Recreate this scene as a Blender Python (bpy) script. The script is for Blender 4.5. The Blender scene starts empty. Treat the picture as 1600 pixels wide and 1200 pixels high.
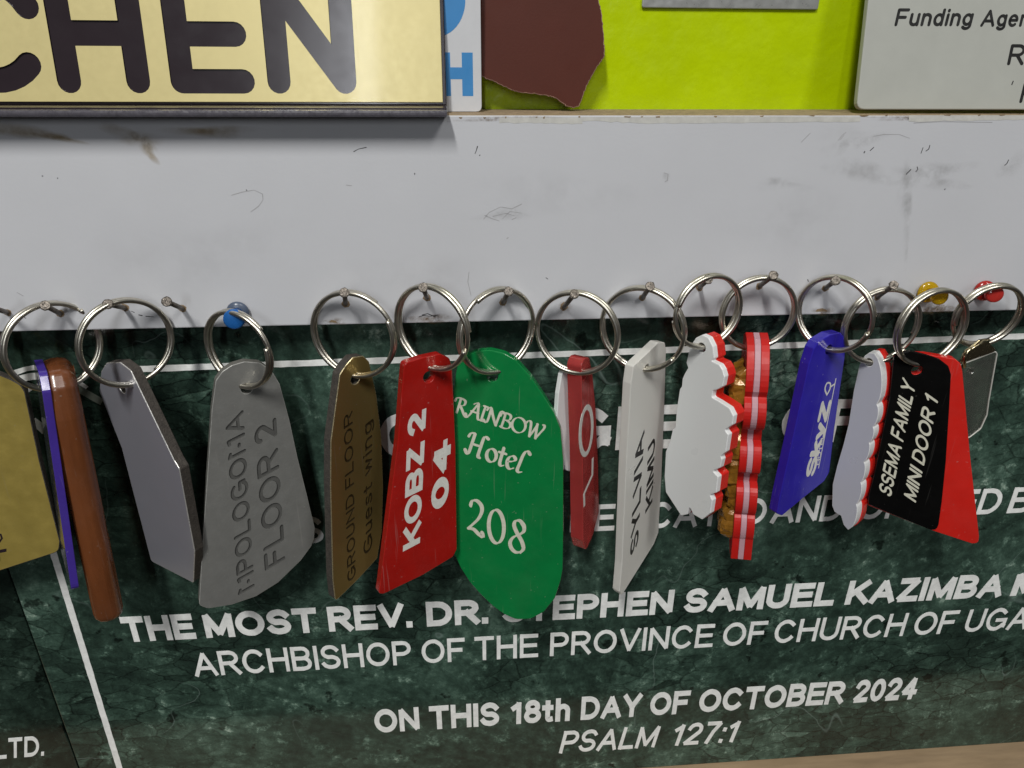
import bpy, bmesh, math, random
from mathutils import Vector, Matrix
from mathutils.geometry import tessellate_polygon
random.seed(7)
SC = bpy.context.scene
COL = SC.collection
rad = math.radians

# ------------------------------------------------------------------ camera
# all measures below in millimetres; MM turns them into metres, Z0 is the camera height
MM = 0.001
Z0 = 1500.0
FPX, PITCH, YAW, ROLL, DIST = 1130.0, rad(24.8), rad(4.74), rad(0.4), 265.0
Fv = Vector((math.sin(YAW)*math.cos(PITCH), math.cos(YAW)*math.cos(PITCH), -math.sin(PITCH)))
Rv = Fv.cross(Vector((0, 0, 1))).normalized()
Uv = Rv.cross(Fv)
Rv, Uv = (Rv*math.cos(ROLL)+Uv*math.sin(ROLL)), (Uv*math.cos(ROLL)-Rv*math.sin(ROLL))
CAM = Vector((0, -DIST, Z0))

cd = bpy.data.cameras.new('camera')
cam = bpy.data.objects.new('camera', cd); COL.objects.link(cam)
M3 = Matrix((Rv, Uv, -Fv)).transposed()
cam.matrix_world = Matrix.Translation(CAM*MM) @ M3.to_4x4()
cd.sensor_width = 36; cd.lens = FPX/1600*36
cd.clip_start = 0.01; cd.clip_end = 50
SC.camera = cam

# ------------------------------------------------------------------ light
w = bpy.data.worlds.new('World'); SC.world = w; w.use_nodes = True
nt = w.node_tree; bg = nt.nodes['Background']
tc = nt.nodes.new('ShaderNodeTexCoord'); sep = nt.nodes.new('ShaderNodeSeparateXYZ')
mr = nt.nodes.new('ShaderNodeMapRange'); cr = nt.nodes.new('ShaderNodeValToRGB')
nt.links.new(tc.outputs['Generated'], sep.inputs[0]); nt.links.new(sep.outputs['Z'], mr.inputs[0])
mr.inputs[1].default_value = -1; mr.inputs[2].default_value = 1
nt.links.new(mr.outputs[0], cr.inputs[0]); nt.links.new(cr.outputs[0], bg.inputs[0])
cr.color_ramp.elements[0].position = 0.25; cr.color_ramp.elements[0].color = (.16, .14, .12, 1)
cr.color_ramp.elements[1].position = 0.8; cr.color_ramp.elements[1].color = (.62, .64, .68, 1)
bg.inputs[1].default_value = 0.10

def area(name, loc, target, sx, sy, power, color, rot=None):
    l = bpy.data.lights.new(name, 'AREA'); l.shape = 'RECTANGLE'; l.size = sx; l.size_y = sy
    l.energy = power; l.color = color
    o = bpy.data.objects.new(name, l); COL.objects.link(o); o.location = loc
    if rot is not None: o.rotation_euler = rot
    else:
        d = Vector(target)-Vector(loc); o.rotation_euler = d.to_track_quat('-Z', 'Y').to_euler()
    return o
ZM = Z0*MM
area('ceiling_tube_lamp', (-.34, -1.05, ZM+1.15), None, .09, .50, 20.5, (1.0, .985, .95), rot=(rad(22), 0, 0))
area('second_ceiling_lamp', (.62, -.95, ZM+1.05), (.05, 0, ZM-.12), .22, .35, 7.0, (1.0, .98, .95))
area('room_lamp', (-.26, -2.1, ZM+.52), (-.02, 0, ZM-.1), .08, .55, 5.2, (.93, .96, 1.0))

SC.view_settings.view_transform = 'Standard'; SC.view_settings.look = 'None'
SC.view_settings.exposure = 0.0; SC.view_settings.gamma = 1.0; SC.view_settings.use_curve_mapping = False

# ------------------------------------------------------------------ geometry helpers
class Plane:
    """a flat surface: origin o, in-plane axes u (along) and v (up), normal n towards the viewer"""
    def __init__(s, px, Y, alpha=0.0, tilt=0.0):
        a, t = rad(alpha), rad(tilt)
        s.u = Vector((math.cos(a), math.sin(a), 0))
        n0 = Vector((math.sin(a), -math.cos(a), 0))
        s.n = n0*math.cos(t)+Vector((0, 0, 1))*math.sin(t)
        s.v = Vector((0, 0, 1))*math.cos(t)-n0*math.sin(t)
        s.o = at(px[0], px[1], Y)
    def uv(s, p):                      # where the sight line of a photo point meets the surface
        d = ray(*p); k = (s.o-CAM).dot(s.n)/d.dot(s.n)
        q = CAM+d*k-s.o
        return Vector((q.dot(s.u), q.dot(s.v)))
    def pt(s, q, h=0.0):
        return s.o+s.u*q[0]+s.v*q[1]+s.n*h
def ray(px, py): return Fv+Rv*((px-800)/FPX)+Uv*((600-py)/FPX)
def at(px, py, Y=0.0):
    d = ray(px, py); return CAM+d*((Y-CAM.y)/d.y)

def new_mesh(name, verts, faces, mats, parent=None, origin=None, fmat=None, smooth=None):
    if origin is None: origin = Vector((0, 0, 0))
    me = bpy.data.meshes.new(name)
    me.from_pydata([tuple((Vector(v)-origin)*MM) for v in verts], [], faces)
    if not isinstance(mats, (list, tuple)): mats = [mats]
    for m in mats: me.materials.append(m)
    if fmat: me.polygons.foreach_set('material_index', fmat)
    if smooth: me.polygons.foreach_set('use_smooth', [bool(x) for x in (smooth if isinstance(smooth, list) else [1]*len(faces))])
    me.update()
    o = bpy.data.objects.new(name, me); COL.objects.link(o)
    if parent is not None: o.parent = parent
    else: o.location = origin*MM
    return o
def fix_normals(o):
    bm = bmesh.new(); bm.from_mesh(o.data)
    bmesh.ops.recalc_face_normals(bm, faces=bm.faces); bm.to_mesh(o.data); bm.free()
def tag(o, label, cat, group=None):
    o['label'] = label; o['category'] = cat
    if group: o['group'] = group
    return o
def thing(name, label, cat, loc, group=None):
    o = bpy.data.objects.new(name, None); COL.objects.link(o); o.location = Vector(loc)*MM
    o.empty_display_size = .005
    o['_o'] = list(loc)
    return tag(o, label, cat, group)
def org(o): return Vector(o['_o'])

def round_poly(pts, r, n=5):
    """round every corner of a closed outline, radius limited by the sides beside it"""
    out = []; N = len(pts)
    for i in range(N):
        p, a, b = Vector(pts[i]), Vector(pts[i-1]), Vector(pts[(i+1) % N])
        ri = r[i] if isinstance(r, (list, tuple)) else r
        d1, d2 = (a-p), (b-p); l1, l2 = d1.length, d2.length
        if l1 < 1e-6 or l2 < 1e-6: continue
        d1 /= l1; d2 /= l2
        ang = d1.angle(d2)
        if ang > math.pi-.02 or ri <= 0: out.append(p); continue
        t = min(ri/math.tan(ang/2), .48*l1, .48*l2)
        for k in range(n+1):
            f = k/n
            out.append((p+d1*t)*(1-f)**2+p*2*f*(1-f)+(p+d2*t)*f**2)
    return out
def ccw(pts):
    a = sum(pts[i-1][0]*pts[i][1]-pts[i][0]*pts[i-1][1] for i in range(len(pts)))
    return list(pts) if a > 0 else list(reversed(pts))
def inset(pts, d):
    out = []; N = len(pts)
    for i in range(N):
        p, a, b = pts[i], pts[i-1], pts[(i+1) % N]
        e1 = (p-a); e2 = (b-p)
        if e1.length < 1e-7 or e2.length < 1e-7: out.append(p.copy()); continue
        e1.normalize(); e2.normalize()
        n1, n2 = Vector((-e1.y, e1.x)), Vector((-e2.y, e2.x))
        m = n1+n2
        if m.length < 1e-4: m = n1
        m.normalize(); c = max(.45, m.dot(n1))
        out.append(p+m*(d/c))
    return out
def circle(c, r, n=28): return [Vector((c[0]+r*math.cos(2*math.pi*k/n), c[1]+r*math.sin(2*math.pi*k/n))) for k in range(n)]

def plate(name, P, outline, thick, mat, parent=None, origin=None, holes=(), h0=0.0, bev=.35, wob=0.0, sidemat=None, edgemat=None, rounded=False):
    """flat plate: outline (u,v) on plane P, front face at height h0 above it, extruded back"""
    out = ccw([Vector(p) for p in outline])
    if wob: out = [p+Vector((random.uniform(-wob, wob), random.uniform(-wob, wob))) for p in out]
    hs = [list(reversed(ccw([Vector(p) for p in h]))) for h in holes]
    verts, faces, fm = [], [], []
    def ring(pts, h):
        s = len(verts); verts.extend(P.pt(p, h) for p in pts); return list(range(s, s+len(pts)))
    loopsF, loopsB = [], []
    mats_ = [mat]+([sidemat] if sidemat else [])+([edgemat] if edgemat else [])
    si_ = 1 if sidemat else 0; ei_ = len(mats_)-1 if edgemat else si_
    mi = (ei_, si_, si_)
    sm = []
    SEG = 3
    for k, L in enumerate([out]+hs):
        b = min(bev, thick*.46)
        prof = [(b*(1-math.sin(math.pi/2*q/SEG)), b*(1-math.cos(math.pi/2*q/SEG))) for q in range(SEG+1)]
        rs = [ring(inset(L, i_) if i_ > 1e-4 else L, h0-d_) for i_, d_ in prof]
        rs += [ring(inset(L, i_) if i_ > 1e-4 else L, h0-thick+d_) for i_, d_ in reversed(prof)]
        N = len(L)
        for q in range(len(rs)-1):
            for i in range(N):
                j = (i+1) % N
                faces.append((rs[q][i], rs[q+1][i], rs[q+1][j], rs[q][j])); fm.append(ei_ if q < SEG else si_); sm.append(q != SEG)
        I = inset(L, b)
        loopsF.append((I, rs[0])); loopsB.append((I, rs[-1]))
    tri = tessellate_polygon([[Vector((p[0], p[1], 0)) for p in L] for L, _ in loopsF])
    fi = sum([r for _, r in loopsF], []); bi = sum([r for _, r in loopsB], [])
    for t in tri:
        faces.append(tuple(fi[i] for i in t)); fm.append(0); sm += [False, False]
        faces.append(tuple(bi[i] for i in reversed(t))); fm.append(0)
    o = new_mesh(name, verts, faces, mats_, parent, origin, fmat=fm, smooth=sm if rounded else None)
    fix_normals(o)
    return o

def box(name, x0, x1, y0, y1, z0, z1, mats, parent=None, origin=None, bev=0.4, fm=None):
    vs = [Vector((x, y, z)) for x in (x0, x1) for y in (y0, y1) for z in (z0, z1)]
    fs = [(0, 1, 3, 2), (4, 6, 7, 5), (0, 4, 5, 1), (2, 3, 7, 6), (0, 2, 6, 4), (1, 5, 7, 3)]  # x0 x1 y0 y1 z0 z1
    o = new_mesh(name, vs, fs, mats, parent, origin, fmat=fm)
    if bev:
        bm = bmesh.new(); bm.from_mesh(o.data)
        bmesh.ops.bevel(bm, geom=list(bm.edges), offset=bev*MM, segments=2, affect='EDGES', profile=.6)
        bm.to_mesh(o.data); bm.free()
    fix_normals(o)
    return o

def tube_data(path, r, n=8, closed=False):
    """tube along 3D points, r number or list"""
    verts, faces = [], []; N = len(path)
    prev = None
    for i, p in enumerate(path):
        t = (path[min(i+1, N-1)]-path[max(i-1, 0)]).normalized()
        if prev is None:
            a = t.orthogonal().normalized()
        else:
            a = (prev-t*prev.dot(t)).normalized()
        prev = a; b = t.cross(a); rr = r[i] if isinstance(r, (list, tuple)) else r
        for k in range(n):
            an = 2*math.pi*k/n
            verts.append(p+(a*math.cos(an)+b*math.sin(an))*rr)
    for i in range(N-1):
        for k in range(n):
            j = (k+1) % n
            faces.append((i*n+k, i*n+j, (i+1)*n+j, (i+1)*n+k))
    faces.append(tuple(reversed(range(n)))); faces.append(tuple(range((N-1)*n, N*n)))
    return verts, faces
def lathe_data(base, axis, prof, n=24):
    """profile [(distance along axis, radius)] turned about axis from base"""
    axis = axis.normalized(); a = axis.orthogonal().normalized(); b = axis.cross(a)
    verts, faces = [], []
    for d, r in prof:
        for k in range(n):
            an = 2*math.pi*k/n
            verts.append(base+axis*d+(a*math.cos(an)+b*math.sin(an))*r)
    for i in range(len(prof)-1):
        for k in range(n):
            j = (k+1) % n
            faces.append((i*n+k, i*n+j, (i+1)*n+j, (i+1)*n+k))
    faces.append(tuple(reversed(range(n)))); faces.append(tuple(range((len(prof)-1)*n, len(prof)*n)))
    return verts, faces

# ------------------------------------------------------------------ lettering: stroke skeletons
def E(cx, cy, rx, ry, a0, a1, n=None):
    n = n or max(4, int(abs(a1-a0)/12))
    return [(cx+rx*math.cos(rad(a0+(a1-a0)*k/n)), cy+ry*math.sin(rad(a0+(a1-a0)*k/n))) for k in range(n+1)]
G = {
 'A': (.76, [[(0, 0), (.38, 1), (.76, 0)], [(.14, .31), (.62, .31)]]),
 'B': (.64, [[(0, 0), (0, 1), (.36, 1)]+E(.36, .76, .24, .24, 90, -90)+[(.05, .52)], [(.36, .52)]+E(.37, .26, .27, .26, 90, -90)+[(0, 0)]]),
 'C': (.74, [E(.38, .5, .38, .5, 42, 318)]),
 'D': (.70, [[(0, 0), (0, 1), (.28, 1)]+E(.28, .5, .42, .5, 90, -90)+[(0, 0)]]),
 'E': (.60, [[(.6, 1), (0, 1), (0, 0), (.62, 0)], [(.02, .52), (.56, .52)]]),
 'F': (.56, [[(.58, 1), (0, 1), (0, 0)], [(.02, .5), (.48, .5)]]),
 'G': (.78, [E(.39, .5, .39, .5, 45, 322)+[(.78, .16), (.78, .46), (.42, .46)]]),
 'H': (.68, [[(0, 0), (0, 1)], [(.68, 0), (.68, 1)], [(.02, .53), (.66, .53)]]),
 'I': (.0, [[(0, 0), (0, 1)]]),
 'K': (.66, [[(0, 0), (0, 1)], [(.64, 1), (.03, .36)], [(.24, .58), (.67, 0)]]),
 'L': (.52, [[(0, 1), (0, 0), (.54, 0)]]),
 'M': (.80, [[(0, 0), (0, 1), (.4, .06), (.8, 1), (.8, 0)]]),
 'N': (.68, [[(0, 0), (0, 1), (.68, 0), (.68, 1)]]),
 'O': (.80, [E(.4, .5, .4, .5, 90, 450)]),
 'P': (.60, [[(0, 0), (0, 1), (.34, 1)]+E(.34, .73, .27, .27, 90, -90)+[(.03, .46)]]),
 'R': (.66, [[(0, 0), (0, 1), (.36, 1)]+E(.36, .74, .27, .26, 90, -90)+[(.03, .48)], [(.34, .48), (.67, 0)]]),
 'S': (.62, [E(.31, .745, .29, .255, 25, 250)+E(.31, .255, .31, .255, 75, -160)]),
 'T': (.64, [[(0, 1), (.64, 1)], [(.32, .98), (.32, 0)]]),
 'U': (.66, [[(0, 1), (0, .33)]+E(.33, .33, .33, .33, 180, 360)+[(.66, 1)]]),
 'V': (.70, [[(0, 1), (.35, 0), (.70, 1)]]),
 'W': (1.0, [[(0, 1), (.25, 0), (.5, 1), (.75, 0), (1.0, 1)]]),
 'Y': (.68, [[(0, 1), (.34, .44), (.68, 1)], [(.34, .44), (.34, 0)]]),
 'Z': (.62, [[(.03, 1), (.60, 1), (0, 0), (.63, 0)]]),
 '0': (.52, [E(.26, .5, .26, .5, 90, 450)]),
 '1': (.26, [[(0, .76), (.2, .92), (.22, 1), (.22, 0)]]),
 '2': (.52, [E(.26, .73, .25, .27, 165, -35)+[(0, 0), (.53, 0)]]),
 '4': (.56, [[(.40, 0), (.40, 1), (0, .27), (.57, .27)]]),
 '7': (.50, [[(0, 1), (.50, 1), (.30, .55), (.18, 0)]]),
 '8': (.54, [E(.27, .77, .22, .23, 90, 450), E(.27, .27, .27, .27, 90, 450)]),
 '.': (.0, [[(0, 0), (0, .02)]]),
 ':': (.0, [[(0, 0), (0, .02)], [(0, .62), (0, .64)]]),
 'a': (.44, [E(.22, .52, .21, .17, 160, 10)+[(.44, 0)], E(.21, .21, .21, .2, 60, 330)]),
 'c': (.42, [E(.22, .34, .22, .34, 45, 315)]),
 'd': (.46, [[(.46, 0), (.46, 1)], E(.23, .34, .23, .34, 20, 340)]),
 'e': (.48, [[(.02, .36), (.47, .36)]+E(.24, .34, .24, .35, 8, 310)]),
 'g': (.46, [[(.46, .68), (.46, -.08)]+E(.23, -.06, .23, .2, 0, -150), E(.23, .35, .23, .33, 20, 340)]),
 'h': (.44, [[(0, 0), (0, 1)], [(0, .4)]+E(.22, .44, .22, .25, 160, 0)+[(.44, 0)]]),
 'i': (.0, [[(0, 0), (0, .68)], [(0, .94), (0, .98)]]),
 'k': (.44, [[(0, 0), (0, 1)], [(.42, .68), (.03, .28)], [(.16, .42), (.45, 0)]]),
 'n': (.44, [[(0, 0), (0, .69)], [(0, .4)]+E(.22, .44, .22, .25, 160, 0)+[(.44, 0)]]),
 'r': (.26, [[(0, 0), (0, .69)], [(0, .4)]+E(.22, .42, .2, .26, 160, 75)]),
 's': (.40, [E(.2, .52, .19, .165, 25, 250)+E(.2, .175, .2, .17, 75, -160)]),
 't': (.26, [[(.1, .92), (.1, .14)]+E(.2, .13, .1, .12, 180, 290), [(-.04, .67), (.24, .67)]]),
 'u': (.44, [[(0, .69), (0, .25)]+E(.22, .25, .22, .25, 180, 340), [(.44, .69), (.44, 0)]]),
 'w': (.70, [[(0, .69), (.17, 0), (.35, .67), (.53, 0), (.70, .69)]]),
 'y': (.46, [[(0, .69), (.23, .02)], [(.46, .69), (.18, -.2), (.05, -.26)]]),
}
# pen-written capitals and figures with thick and thin strokes
PEN = {
 'R': (.66, [[(.16, 0), (.22, .5), (.26, .95)], [(-.02, .72), (.03, .92), (.16, 1.0), (.34, 1), (.5, .93), (.53, .78), (.46, .6), (.27, .5)], [(.3, .5), (.44, .26), (.56, .02), (.68, -.1), (.8, -.06)]]),
 'A': (.70, [[(-.04, .12), (.02, 0), (.12, .02), (.24, .3), (.4, .7), (.52, 1)], [(.3, .9), (.42, 1.02), (.54, 1), (.58, .5), (.64, .05), (.74, .0)], [(.22, .4), (.62, .4)]]),
 'I': (.26, [[(.1, 0), (.14, .5), (.2, 1)], [(.0, 0), (.22, 0)], [(.1, 1), (.32, 1)]]),
 'N': (.78, [[(-.06, .1), (.02, 0), (.12, .03), (.18, .4), (.22, .93)], [(.02, .8), (.1, .98), (.22, 1), (.4, .5), (.62, .0)], [(.62, 0), (.68, .5), (.74, .95), (.84, 1.02), (.92, .95)]]),
 'B': (.60, [[(.12, 0), (.17, .5), (.2, .95)], [(-.04, .72), (.02, .92), (.18, 1), (.38, 1), (.5, .92), (.5, .72), (.4, .58), (.2, .53)], [(.36, .54), (.52, .46), (.58, .28), (.5, .08), (.3, -.01), (.06, .02)]]),
 'O': (.74, [E(.38, .5, .36, .5, 90, 450, 28)]),
 'W': (.96, [[(-.04, .78), (.04, .96), (.14, 1.0), (.22, .9), (.26, .4), (.28, 0)], [(.28, 0), (.42, .4), (.58, .96)], [(.56, .96), (.58, .5), (.62, 0)], [(.62, 0), (.78, .4), (.94, .8), (.94, 1.0), (.86, 1.02)]]),
 'H': (.82, [[(-.02, .12), (.06, 0), (.14, .05), (.2, .5), (.26, .98)], [(.02, .78), (.1, .96), (.26, 1.0)], [(.2, .5), (.6, .52)], [(.82, .98), (.72, 1.02), (.64, .94), (.58, .5), (.54, .06), (.62, .0)]]),
 'o': (.50, [E(.24, .3, .2, .3, 90, 450, 22)]),
 't': (.34, [[(.16, .82), (.12, .3), (.12, .06), (.2, 0), (.3, .06)], [(.0, .58), (.3, .6)]]),
 'e': (.42, [[(.06, .3), (.22, .36), (.34, .46), (.34, .56), (.24, .62), (.1, .52), (.04, .3), (.1, .06), (.22, 0), (.36, .1)]]),
 'l': (.34, [[(.44, .98), (.36, 1.06), (.26, 1.02), (.18, .8), (.12, .4), (.08, .08), (.16, 0), (.28, .06)]]),
 '2': (.62, [[(.06, .78), (.12, .94), (.28, 1.0), (.44, .92), (.46, .74), (.36, .5), (.18, .26), (.0, .05)], [(.0, .05), (.2, .1), (.38, .03), (.54, .0), (.52, .1)]]),
 '0': (.72, [E(.32, .5, .27, .5, 90, 450, 28)]),
 '8': (.66, [[(.5, .9), (.36, 1.0), (.2, .94), (.16, .78), (.28, .6), (.46, .42), (.54, .22), (.44, .05)], [(.46, .07), (.28, 0), (.12, .06), (.06, .22), (.16, .42), (.36, .58)], [(.34, .56), (.5, .74), (.5, .9), (.44, .96)]]),
}
def smooth_line(p, k=4):
    """Catmull-Rom through the points"""
    if len(p) < 3: return list(p)
    out = []; N = len(p)
    for i in range(N-1):
        a, b, c, d = p[max(i-1, 0)], p[i], p[i+1], p[min(i+2, N-1)]
        for s in range(k):
            t = s/k
            out.append(tuple(.5*((2*b[q])+(-a[q]+c[q])*t+(2*a[q]-5*b[q]+4*c[q]-d[q])*t*t+(-a[q]+3*b[q]-3*c[q]+d[q])*t**3) for q in (0, 1)))
    out.append(tuple(p[-1])); return out

def split_sharp(line, lim=75):
    """break a stroke where the pen turns back on itself; returns (piece, start is joint, end is joint)"""
    p = [Vector(q) for q in line]; out = []; cur = [p[0]]; js = [1.0]
    for i in range(1, len(p)):
        cur.append(p[i])
        if i < len(p)-1:
            a, b = p[i]-p[i-1], p[i+1]-p[i]
            if a.length > 1e-5 and b.length > 1e-5 and a.angle(b) > rad(lim):
                out.append(cur); cur = [p[i]]; js.append(.35 if a.angle(b) > rad(115) else 1.0)
    out.append(cur); js.append(1.0)
    return [(c, js[k], js[k+1]) for k, c in enumerate(out)]
def ribbon(line, hw, cap='butt', nib=None, j0=1.0, j1=1.0):
    """closed outline of a pen stroke along a polyline (2D)"""
    p = [Vector(q) for q in line]
    q = [p[0]]
    for a in p[1:]:
        if (a-q[-1]).length > 1e-5: q.append(a)
    p = q
    closed = len(p) > 4 and (p[0]-p[-1]).length < 1e-3
    if closed: p = p[:-1]
    N = len(p); L, R = [], []
    if not closed and cap == 'butt':
        d = (p[0]-p[1]).normalized(); p[0] = p[0]+d*hw*j0
        d = (p[-1]-p[-2]).normalized(); p[-1] = p[-1]+d*hw*j1
    for i in range(N):
        if closed: a, b = p[i-1], p[(i+1) % N]
        else: a, b = p[max(i-1, 0)], p[min(i+1, N-1)]
        e1 = (p[i]-a) if (p[i]-a).length > 1e-6 else (b-p[i])
        e2 = (b-p[i]) if (b-p[i]).length > 1e-6 else e1
        e1 = e1.normalized(); e2 = e2.normalized()
        n1, n2 = Vector((-e1.y, e1.x)), Vector((-e2.y, e2.x))
        m = n1+n2
        if m.length < 1e-3: m = n1
        m.normalize(); c = max(.72 if e1.dot(e2) < 0 else .5, m.dot(n1))
        h = hw
        if nib is not None:
            t = (e1+e2).normalized() if (e1+e2).length > 1e-4 else e1
            h = hw*(.30+.95*abs(t.x*math.sin(nib)-t.y*math.cos(nib)))
        L.append(p[i]+m*(h/c)); R.append(p[i]-m*(h/c))
    return L, R, closed, p

def strokes_mesh(name, P, lines, hw, mat, parent, origin, cap='butt', nib=None, h=.25, base=-.12, xf=None, step=.006, wob=0.0):
    """raised (or cutter) lettering: every stroke a closed solid on plane P"""
    verts, faces = [], []
    xf = xf or (lambda q: q)
    pieces = [pc for l_ in lines for pc in split_sharp(l_)]
    for si, (line, j0, j1) in enumerate(pieces):
        L, R, closed, ctr = ribbon(line, hw, cap, nib, j0, j1)
        N = len(L)
        if wob:
            L = [q+Vector((random.uniform(-wob, wob), random.uniform(-wob, wob))) for q in L]
            R = [q+Vector((random.uniform(-wob, wob), random.uniform(-wob, wob))) for q in R]
        top, bot = h+step*(si % 7), base-step*(si % 7)
        s = len(verts)
        for q in L: verts.append(P.pt(xf(q), top))
        for q in R: verts.append(P.pt(xf(q), top))
        for q in L: verts.append(P.pt(xf(q), bot))
        for q in R: verts.append(P.pt(xf(q), bot))
        M = N if closed else N-1
        for i in range(M):
            j = (i+1) % N
            a, b, c, d = s+i, s+j, s+N+j, s+N+i
            faces.append((a, d, c, b))
            faces.append((a+2*N, b+2*N, c+2*N, d+2*N))
            faces.append((a, b, b+2*N, a+2*N))
            faces.append((d, d+2*N, c+2*N, c))
        if not closed:
            if cap == 'round':
                for end in (0, N-1):
                    l, r = L[end], R[end]; c0 = (l+r)/2; rr = (l-r)/2
                    k0 = 9; sg = 1 if end == 0 else -1
                    tp = [s+end]; bt = [s+2*N+end]
                    for k in range(1, k0):
                        an = math.pi*k/k0*sg
                        v = Vector((rr.x*math.cos(an)-rr.y*math.sin(an), rr.x*math.sin(an)+rr.y*math.cos(an)))
                        verts.append(P.pt(xf(c0+v), top)); tp.append(len(verts)-1)
                        verts.append(P.pt(xf(c0+v), bot)); bt.append(len(verts)-1)
                    tp.append(s+N+end); bt.append(s+3*N+end)
                    faces.append(tuple(tp)); faces.append(tuple(reversed(bt)))
                    for k in range(len(tp)-1): faces.append((tp[k], bt[k], bt[k+1], tp[k+1]))
            else:
                for end in (0, N-1):
                    faces.append((s+end, s+N+end, s+3*N+end, s+2*N+end))
    o = new_mesh(name, verts, faces, mat, parent, origin)
    fix_normals(o)
    return o

def layout(text, hw, font, space, shear=0.0, word=.34):
    x = 0; lines = []
    for ch in text:
        if ch == ' ': x += word; continue
        w_, st = font[ch]
        for s in st:
            if font is G:
                s2 = [(x+hw+a, hw+b*(1-2*hw)) for a, b in s]
            else:
                s2 = [(x+a, b) for a, b in smooth_line(s)]
            lines.append([(a+shear*b, b) for a, b in s2])
        x += w_+(2*hw if font is G else 0)+space
    return lines, x-space
def text_uv(name, P, text, q0, q1, qt, mat, parent, origin, weight=.075, font=None, space=.13, cap='butt', nib=None, shear=0.0, h=.25, base=-.12, word=.34, wob=0.0):
    font = font or G
    lines, W = layout(text, weight, font, space, shear, word)
    q0, q1, qt = Vector(q0), Vector(q1), Vector(qt)
    ex, ey = (q1-q0)/W, qt-q0
    return strokes_mesh(name, P, lines, weight, mat, parent, origin, cap, nib, h, base, xf=lambda q: q0+ex*q[0]+ey*q[1], wob=wob)
def text_px(name, P, text, p0, p1, pt, mat, parent, origin, **k):
    return text_uv(name, P, text, P.uv(p0), P.uv(p1), P.uv(pt), mat, parent, origin, **k)

def cut(o, cutter, slot_mat=None):
    """engrave: subtract cutter from o, then drop the cutter"""
    if slot_mat is not None and slot_mat.name not in [m.name for m in o.data.materials]:
        pass
    md = o.modifiers.new('cut', 'BOOLEAN'); md.operation = 'DIFFERENCE'; md.object = cutter
    md.solver = 'EXACT'; md.use_self = True
    try: md.material_mode = 'TRANSFER'
    except Exception: pass
    dg = bpy.context.evaluated_depsgraph_get(); dg.update()
    me = bpy.data.meshes.new_from_object(o.evaluated_get(dg), preserve_all_data_layers=True, depsgraph=dg)
    o.modifiers.clear()
    n_old = len(o.data.polygons)
    if len(me.polygons) > n_old*.8:
        o.data = me
    bpy.data.objects.remove(cutter, do_unlink=True)

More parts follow.
